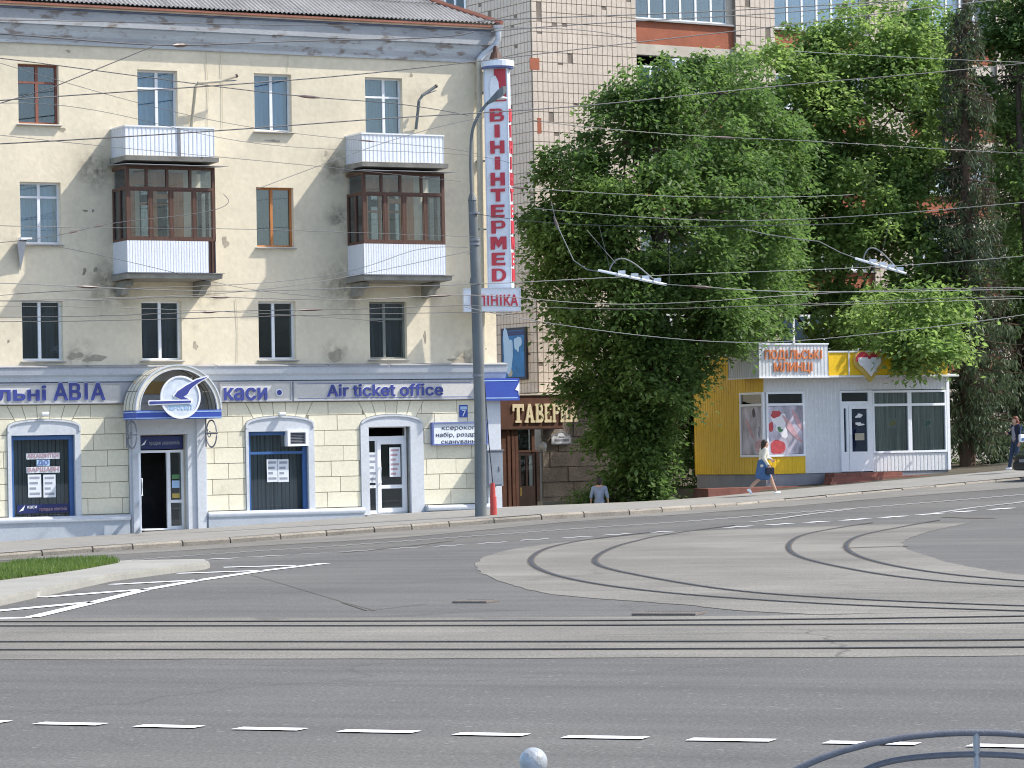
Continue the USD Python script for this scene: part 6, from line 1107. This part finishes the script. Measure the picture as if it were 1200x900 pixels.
w('steel wire leaving the left overhead switch towards the kiosk', [(778, 333, 62), (820, 336, 62), (900, 341, 64), (1010, 342, 67), (1240, 338, 72)], .012, 'wire_steel', fittings=((818, 336, .5),))
w('steel guy wire running down to the right overhead switch', [(870, 268, 66), (900, 275, 66), (935, 280, 66), (960, 283, 66), (985, 296, 66), (1004, 303, 66)], .013, 'wire_steel', fit=False)
w('thin hanger wire holding the left overhead switch', [(702, 265, 62), (714, 312, 62)], .007, 'wire_grey', fit=False)
w('thin slanting hanger wire right of the left overhead switch hanger', [(688, 270, 62), (722, 309, 62)], .008, 'wire_steel', fit=False)
w('thin hanger wire holding the right overhead switch', [(1044, 250, 66), (1033, 301, 66)], .007, 'wire_grey', fit=False)
w('vertical dropper wire in the dark middle of the drooping tree', [(785, 286, 64), (784, 333, 64)], .007, 'wire_grey', fit=False)
w('long loose wire hanging from the top left window to the wall below', [(640, 372, 90), (650, 395, 90), (662, 412, 90)], .010, 'wire_black')
def switch(label, pxs, Y):
    P = [at(*p, Y) for p in pxs]; t = T('overhead_switch', label, 'wire switch', WF, P[0]); a, b = P[0], P[-1]; d = (b - a) / np.linalg.norm(b - a); s = np.array([.3, 1, 0]) / 1.05
    for k, o in enumerate((-.22, .22)): part(t, 'runner', tube([a + s * o * .3, a + (b - a) * .4 + s * o, b + s * o], .028, 6), 'white_metal')
    for f in (.35, .55, .72, .9): c = a + (b - a) * f; part(t, 'cross_bar', tube([c - s * .38, c + s * .38], .03, 6), 'galvanised'); part(t, 'block', box(c[0] - .07, c[0] + .07, c[1] - .09, c[1] + .09, c[2] + .02, c[2] + .09), 'galvanised')
    part(t, 'loop', tube(curve([a + (b - a) * .15, a + (b - a) * .35 + [0, 0, .33], a + (b - a) * .6 + [0, 0, .25], a + (b - a) * .85 + [0, 0, .05]], 16), .016, 5), 'wire_steel')
switch('white overhead trolley switch hanging before the drooping tree', [(702, 317), (740, 325), (778, 333)], 62)
switch('white overhead trolley switch hanging before the light green tree, right of the other', [(1003, 303), (1030, 311), (1060, 320)], 66)

# ------------------------------------------------------------------ people
def sph(p, r): return mf.Manifold.sphere(r, 20).translate([float(x) for x in p])
def hull(*pr): return mf.Manifold.batch_hull([sph(p, r) for p, r in pr])
def union(ms): return mf.Manifold.batch_boolean(ms, mf.OpType.Add)
def smoothm(man, L, it=6):
    m = mesh_of(man.refine_to_length(L)); trimesh.smoothing.filter_taubin(m, iterations=it); return m
def hand(wr, dirv, palmn, curl=.5):
    d = np.array(dirv, float); d /= np.linalg.norm(d); n = np.array(palmn, float); n -= d * (n @ d); n /= np.linalg.norm(n); s = np.cross(d, n); wr = np.array(wr); out = [hull((wr, .024), (wr + d * .03 + s * .022, .017), (wr + d * .03 - s * .022, .017)), hull((wr + d * .03 + s * .024, .016), (wr + d * .03 - s * .024, .016), (wr + d * .085 + s * .03, .012), (wr + d * .085 - s * .03, .012))]
    for k, (o, L) in enumerate(((.030, .062), (.010, .072), (-.011, .067), (-.030, .052))):
        p0 = wr + d * .075 + s * o; p1 = p0 + (d * math.cos(curl * .5) + n * math.sin(curl * .5)) * L * .55; p2 = p1 + (d * math.cos(curl * 1.5) + n * math.sin(curl * 1.5)) * L * .5; out += [hull((p0, .0095), (p1, .0088)), hull((p1, .0088), (p2, .0075))]
    q0 = wr + d * .03 + s * .026; q1 = q0 + (d * .6 + s * .7 + n * .25) * .042; q2 = q1 + (d * .9 + s * .15 + n * .35) * .034; return out + [hull((q0, .0125), (q1, .0105)), hull((q1, .0105), (q2, .0085))]
def person(label, fr, scale, J, look, top, topm, bottom, botm, hairm, hair, shoe, shirt=None, bag=None):
    V = {k: np.array(v, float) * scale for k, v in J.items()}; S = scale; t = T('person', label, 'person', fr, (0, 0, 0)); B = []
    hd = V['head']; f = np.array(look, float); f /= np.linalg.norm(f); lf = np.cross([0, 0, 1], f); up = np.array([0, 0, 1.0])
    B += [hull((V['pelvis'] + [0, .06 * S, 0], .10 * S), (V['pelvis'] + [0, -.06 * S, 0], .10 * S), (V['waist'], .105 * S)), hull((V['waist'], .105 * S), (V['chest'] + lf * .05 * S, .105 * S), (V['chest'] - lf * .05 * S, .105 * S)), hull((V['chest'], .105 * S), (V['shL'], .05 * S), (V['shR'], .05 * S), (V['neck'], .05 * S)), hull((V['neck'], .05 * S), (hd - up * .06 * S, .047 * S))]
    B += [hull((hd + up * .02 * S - f * .015 * S, .088 * S), (hd + f * .03 * S - up * .01 * S, .072 * S), (hd + f * .04 * S - up * .085 * S, .038 * S)), hull((hd + f * .098 * S + up * .0 * S, .010 * S), (hd + f * .108 * S - up * .035 * S, .014 * S)), hull((hd + f * .085 * S - up * .065 * S + lf * .018 * S, .009 * S), (hd + f * .085 * S - up * .065 * S - lf * .018 * S, .009 * S))]
    for o in (-1, 1): B.append(hull((hd + lf * o * .084 * S + up * .01 * S, .016 * S), (hd + lf * o * .084 * S - up * .025 * S, .011 * S)))
    for sd in 'LR':
        B += [hull((V['sh' + sd], .048 * S), (V['el' + sd], .037 * S)), hull((V['el' + sd], .036 * S), (V['wr' + sd], .024 * S)), hull((V['hip' + sd], .088 * S), (V['kn' + sd], .056 * S)), hull((V['kn' + sd], .052 * S), (V['kn' + sd] * .6 + V['an' + sd] * .4 - f * .015 * S, .052 * S), (V['an' + sd], .036 * S))]
        toe = V['toe' + sd]; B.append(hull((V['an' + sd] - [0, 0, .03 * S], .032 * S), (toe, .028 * S)))
        d = V['wr' + sd] - V['el' + sd]; B += hand(V['wr' + sd], d / np.linalg.norm(d) + np.array([0, 0, -.2]), J.get('palm' + sd, -lf * (1 if sd == 'L' else -1)), J.get('curl' + sd, [.6])[0] if isinstance(J.get('curl' + sd), list) else .6)
        shm = hull((V['an' + sd] - [0, 0, .035 * S], .04 * S), (toe - [0, 0, .0], .034 * S), (V['an' + sd] - f * .05 * S - [0, 0, .045 * S], .03 * S)); part(t, 'shoe', smoothm(shm, .02, 2), shoe, smooth=True)
    body = part(t, 'body', smoothm(union(B), .018), 'skin', smooth=True)
    for o in (-1, 1): part(body, 'eye', ball(hd + f * .094 * S + lf * o * .033 * S + up * .012 * S, .011 * S, 1), 'hair_dark')
    part(body, 'lips', ball(hd + f * .096 * S - up * .065 * S, np.array([.010, .020, .007]) * S if abs(f[0]) > .7 else np.array([.020, .010, .007]) * S, 1), 'ink_rose')
    part(body, 'hair', smoothm(union([hull(*[(hd + np.array(f) * a * S + up * c * S + lf * b * S, r * S) for a, b, c, r in ch]) for ch in hair]), .02, 3), hairm, smooth=True)
    tm = []
    for ch in top: tm.append(hull(*[(V[j] + np.array(o) * S, r * S) for j, o, r in ch]))
    part(t, 'top', smoothm(union(tm), .03, 3), topm, smooth=True)
    if shirt: part(t, 'shirt', smoothm(union([hull(*[(V[j] + np.array(o) * S, r * S) for j, o, r in ch]) for ch in shirt]), .03, 2), 'cloth_grey', smooth=True)
    part(t, bottom[0], smoothm(union([hull(*[(V[j] + np.array(o) * S, r * S) for j, o, r in ch]) for ch in bottom[1]]), .03, 3), botm, smooth=True); return t, V
base = dict(pelvis=(0, 0, .94), waist=(0, 0, 1.09), chest=(.01, 0, 1.28), neck=(0, 0, 1.44), head=(.02, 0, 1.57), shL=(0, .165, 1.39), shR=(0, -.165, 1.39), hipL=(0, .085, .90), hipR=(0, -.085, .90))
tors = [[('pelvis', (0, .06, -.02), .115), ('pelvis', (0, -.06, -.02), .115), ('waist', (0, 0, 0), .122)], [('waist', (0, 0, 0), .122), ('chest', (0, .05, 0), .122), ('chest', (0, -.05, 0), .122)], [('chest', (0, 0, 0), .122), ('shL', (0, 0, 0), .062), ('shR', (0, 0, 0), .062)]]
sleeve = lambda s, full=True: [[('sh' + s, (0, 0, 0), .062), ('el' + s, (0, 0, 0), .050)]] + ([[('el' + s, (0, 0, 0), .050), ('wr' + s, (0, 0, .02), .038)]] if full else [])
leg = lambda s, k=1.0: [[('hip' + s, (0, 0, .02), .105), ('kn' + s, (0, 0, 0), .07)], [('kn' + s, (0, 0, 0), .07), ('an' + s, (0, 0, .03), .055)]]
# walking woman
pf = on_walk(894, 580)
fr = Frame(pf, 22); J = dict(base); J.update(pelvis=(0, 0, .90), waist=(.02, 0, 1.05), chest=(.06, 0, 1.24), neck=(.08, 0, 1.40), head=(.11, 0, 1.53), shL=(.06, .16, 1.35), shR=(.06, -.16, 1.35), hipL=(0, .08, .86), hipR=(0, -.08, .86), knL=(-.08, .08, .47), anL=(-.40, .09, .20), toeL=(-.34, .09, .06), knR=(.24, -.08, .50), anR=(.40, -.08, .10), toeR=(.52, -.08, .06), elL=(.18, .20, 1.12), wrL=(.36, .16, 1.06), elR=(-.06, -.22, 1.09), wrR=(.08, -.24, .88))
pt, V = person('woman in a pale jacket and blue skirt striding right before the kiosk', fr, .98, J, (1, 0, -.05), tors + sleeve('L') + sleeve('R'), 'cloth_cream', ('skirt', [[('pelvis', (0, .05, .08), .12), ('pelvis', (0, -.05, .08), .12), ('hipL', (-.06, .03, -.30), .12), ('hipR', (.10, -.03, -.30), .12)]]), 'cloth_blue', 'hair_dark', [[(-.02, 0, .035, .096), (-.055, 0, -.03, .075)], [(-.08, 0, -.04, .05), (-.10, 0, -.16, .035)]], 'white_paint')
hb = fr.w(V['wrR'] + [.02, -.05, -.12]); t = T('handbag', 'small dark handbag held by the striding woman', 'bag', Frame(hb, 22), (0, 0, -.12)); part(t, 'bag', smoothm(mf.Manifold.batch_hull([sph((a, b, c), .02) for a in (-.11, .11) for b in (-.03, .03) for c in (-.12, .04)]), .03, 2), 'cloth_navy', smooth=True); part(t, 'strap', tube([(-.09, 0, .05), (-.04, 0, .13), (.04, 0, .13), (.09, 0, .05)], .009, 6), 'cloth_navy')
# standing man seen from behind
pm = at(702.5, 590, 94.0); pm[2] = at(702.5, 560.5, 94.0)[2] - 1.73
fr = Frame(pm, 84); J = dict(base); J.update(knL=(.0, .10, .50), anL=(0, .11, .10), toeL=(.13, .12, .05), knR=(0, -.10, .50), anR=(-.02, -.11, .10), toeR=(.11, -.12, .05), elL=(-.02, .235, 1.13), wrL=(.07, .245, .90), elR=(-.02, -.235, 1.13), wrR=(.07, -.245, .90))
person('dark haired man in a pale blue T-shirt seen from behind beside the tree', fr, 1.04, J, (1, 0, 0), tors + sleeve('L', False) + sleeve('R', False), 'cloth_pale', ('trousers', leg('L') + leg('R')), 'cloth_navy', 'hair_dark', [[(-.02, 0, .035, .095), (-.05, 0, -.03, .07)]], 'tyre')
# woman at the right edge
pw = at(1191.5, 551, 97.0); fr = Frame(pw, 205); J = dict(base); J.update(knL=(.05, .09, .50), anL=(.02, .10, .10), toeL=(.14, .10, .05), knR=(.12, -.08, .50), anR=(.20, -.09, .10), toeR=(.32, -.09, .05), elL=(-.02, .22, 1.12), wrL=(.05, .24, .88), elR=(.02, -.22, 1.13), wrR=(.24, -.10, 1.16))
pt, V = person('woman with long auburn hair in a navy jacket walking left at the right edge', fr, .98, J, (1, .1, 0), [[('pelvis', (-.02, .06, 0), .118), ('pelvis', (-.02, -.06, 0), .118), ('waist', (-.02, 0, 0), .122)], [('waist', (-.02, 0, 0), .122), ('chest', (-.02, .05, 0), .124), ('chest', (-.02, -.05, 0), .124)], [('chest', (-.01, 0, 0), .122), ('shL', (0, 0, 0), .062), ('shR', (0, 0, 0), .062)]] + sleeve('L') + sleeve('R'), 'cloth_navy', ('trousers', leg('L') + leg('R')), 'cloth_jeans', 'hair_auburn', [[(-.02, 0, .035, .098), (-.055, 0, -.03, .08)], [(-.07, .05, -.05, .05), (-.08, .04, -.28, .045), (-.07, -.05, -.05, .05), (-.08, -.04, -.28, .045)], [(-.02, .075, 0, .035), (-.03, .085, -.22, .03)], [(-.02, -.075, 0, .035), (-.03, -.085, -.22, .03)]], 'white_paint', shirt=[[('pelvis', (.05, 0, .05), .09), ('chest', (.055, 0, .02), .085), ('neck', (.02, 0, -.06), .05)]])
ph_ = fr.w(V['wrR'] + [.10, .02, .02]); t = T('phone', 'small dark phone in the hand of the auburn haired woman', 'phone', Frame(ph_, 205), (0, 0, 0)); part(t, 'case', box(-.01, .07, -.035, .035, -.006, .004), 'ink_black'); part(t, 'screen', box(-.005, .065, -.03, .03, .0045, .006), 'deep_blue')
bg = fr.w(V['wrL'] + [-.06, .10, .12]); t = T('shoulder_bag', 'white and blue shoulder bag on the auburn haired woman', 'bag', Frame(bg, 205), (0, 0, -.16)); part(t, 'bag', smoothm(mf.Manifold.batch_hull([sph((a, b, c), .025) for a in (-.09, .09) for b in (-.03, .03) for c in (-.10, .09)]), .03, 2), 'white_paint', smooth=True); part(t, 'pocket', box(-.07, .07, .056, .064, -.08, .0), 'cloth_blue'); part(t, 'strap', tube([(-.08, 0, .10), (-.02, -.08, .40), (.08, 0, .10)], .012, 6), 'cloth_blue')

# ------------------------------------------------------------------ parked car at the right edge
cu = MF.xz(1188.5, 555, -5.9)[0] + 1.0; CF2 = Frame(MF.w((cu, -5.15, 0)) + np.array([0, 0, float(zroad(cu + 2, 5.2))]), 28)
cr = T('car', 'black car whose nose enters at the right edge beside the kerb', 'car', CF2, (0, 0, 0)); cw_ = .86
def loft(secs):                                                  # sections: (x, half width, z0, z1, top half width)
    return mf.Manifold.batch_hull([mf.Manifold.sphere(.06, 12).translate([float(x), float(s * (w if z == z0 else wt)), float(z)]) for x, w, z0, z1, wt in secs for s in (-1, 1) for z in (z0, z1)])
lowb = union([loft([(.10, .62, .30, .62, .58), (.45, .80, .26, .74, .72), (1.2, .80, .26, .84, .74)]), loft([(1.2, .80, .26, .84, .74), (3.6, .80, .26, .90, .76)]), loft([(3.6, .80, .26, .90, .76), (4.15, .74, .32, .86, .66)])]); cab = loft([(1.25, .74, .84, .86, .74), (1.95, .66, 1.30, 1.34, .56), (3.1, .66, 1.32, 1.36, .56), (3.75, .74, .86, .9, .72)])
cut = union([mf.Manifold.cylinder(1.0, .36, .36, 28).rotate([90, 0, 0]).translate([x, .5 + o, .31]) for x in (.85, 3.35) for o in (1.05 - .5 + .0, -1.05 + .5 - .0 + .0 - .45 + .45)]) if False else None
for x in (.85, 3.35):
    for o in (-1, 1): lowb = lowb - mf.Manifold.cylinder(.36, .37, .37, 28, True).rotate([90, 0, 0]).translate([x, o * .78, .31])
part(cr, 'body', smoothm(lowb + cab, .08, 3), 'car_paint', smooth=30)
part(cr, 'window', [box(1.75, 3.35, -.735, -.70, .95, 1.24), box(1.75, 3.35, .70, .735, .95, 1.24)], 'ink_black'); ws_ = trimesh.Trimesh([(1.30, -.66, .93), (1.30, .66, .93), (1.86, .54, 1.33), (1.86, -.54, 1.33)], [(0, 1, 2), (0, 2, 3)], process=False); part(cr, 'windscreen', ws_, 'ink_black')
for x in (.85, 3.35):
    for o in (-1, 1):
        wh = part(cr, 'wheel', tube([(x, o * .66, .31), (x, o * .70, .31), (x, o * .80, .31), (x, o * .83, .31)], [.28, .31, .31, .28], 24), 'tyre'); part(wh, 'rim', tube([(x, o * .80, .31), (x, o * .845, .31)], [.20, .17], 16), 'rim')
for o in (-1, 1): part(cr, 'headlight', ball((.16, o * .52, .60), (.10, .15, .07), 2), 'silver', smooth=True); part(cr, 'tail_light', ball((4.18, o * .58, .72), (.06, .12, .08), 2), 'red_sign', smooth=True); part(cr, 'mirror', ball((1.55, o * .90, .98), (.08, .12, .07), 1), 'car_paint')
part(cr, 'grille', box(.02, .08, -.36, .36, .42, .54), 'iron'); part(cr, 'number_plate', box(.0, .035, -.26, .26, .33, .41), 'white_paint'); part(cr, 'bumper', smoothm(loft([(.05, .6, .28, .40, .6), (.3, .80, .26, .40, .80)]), .06, 2), 'car_paint', smooth=30)
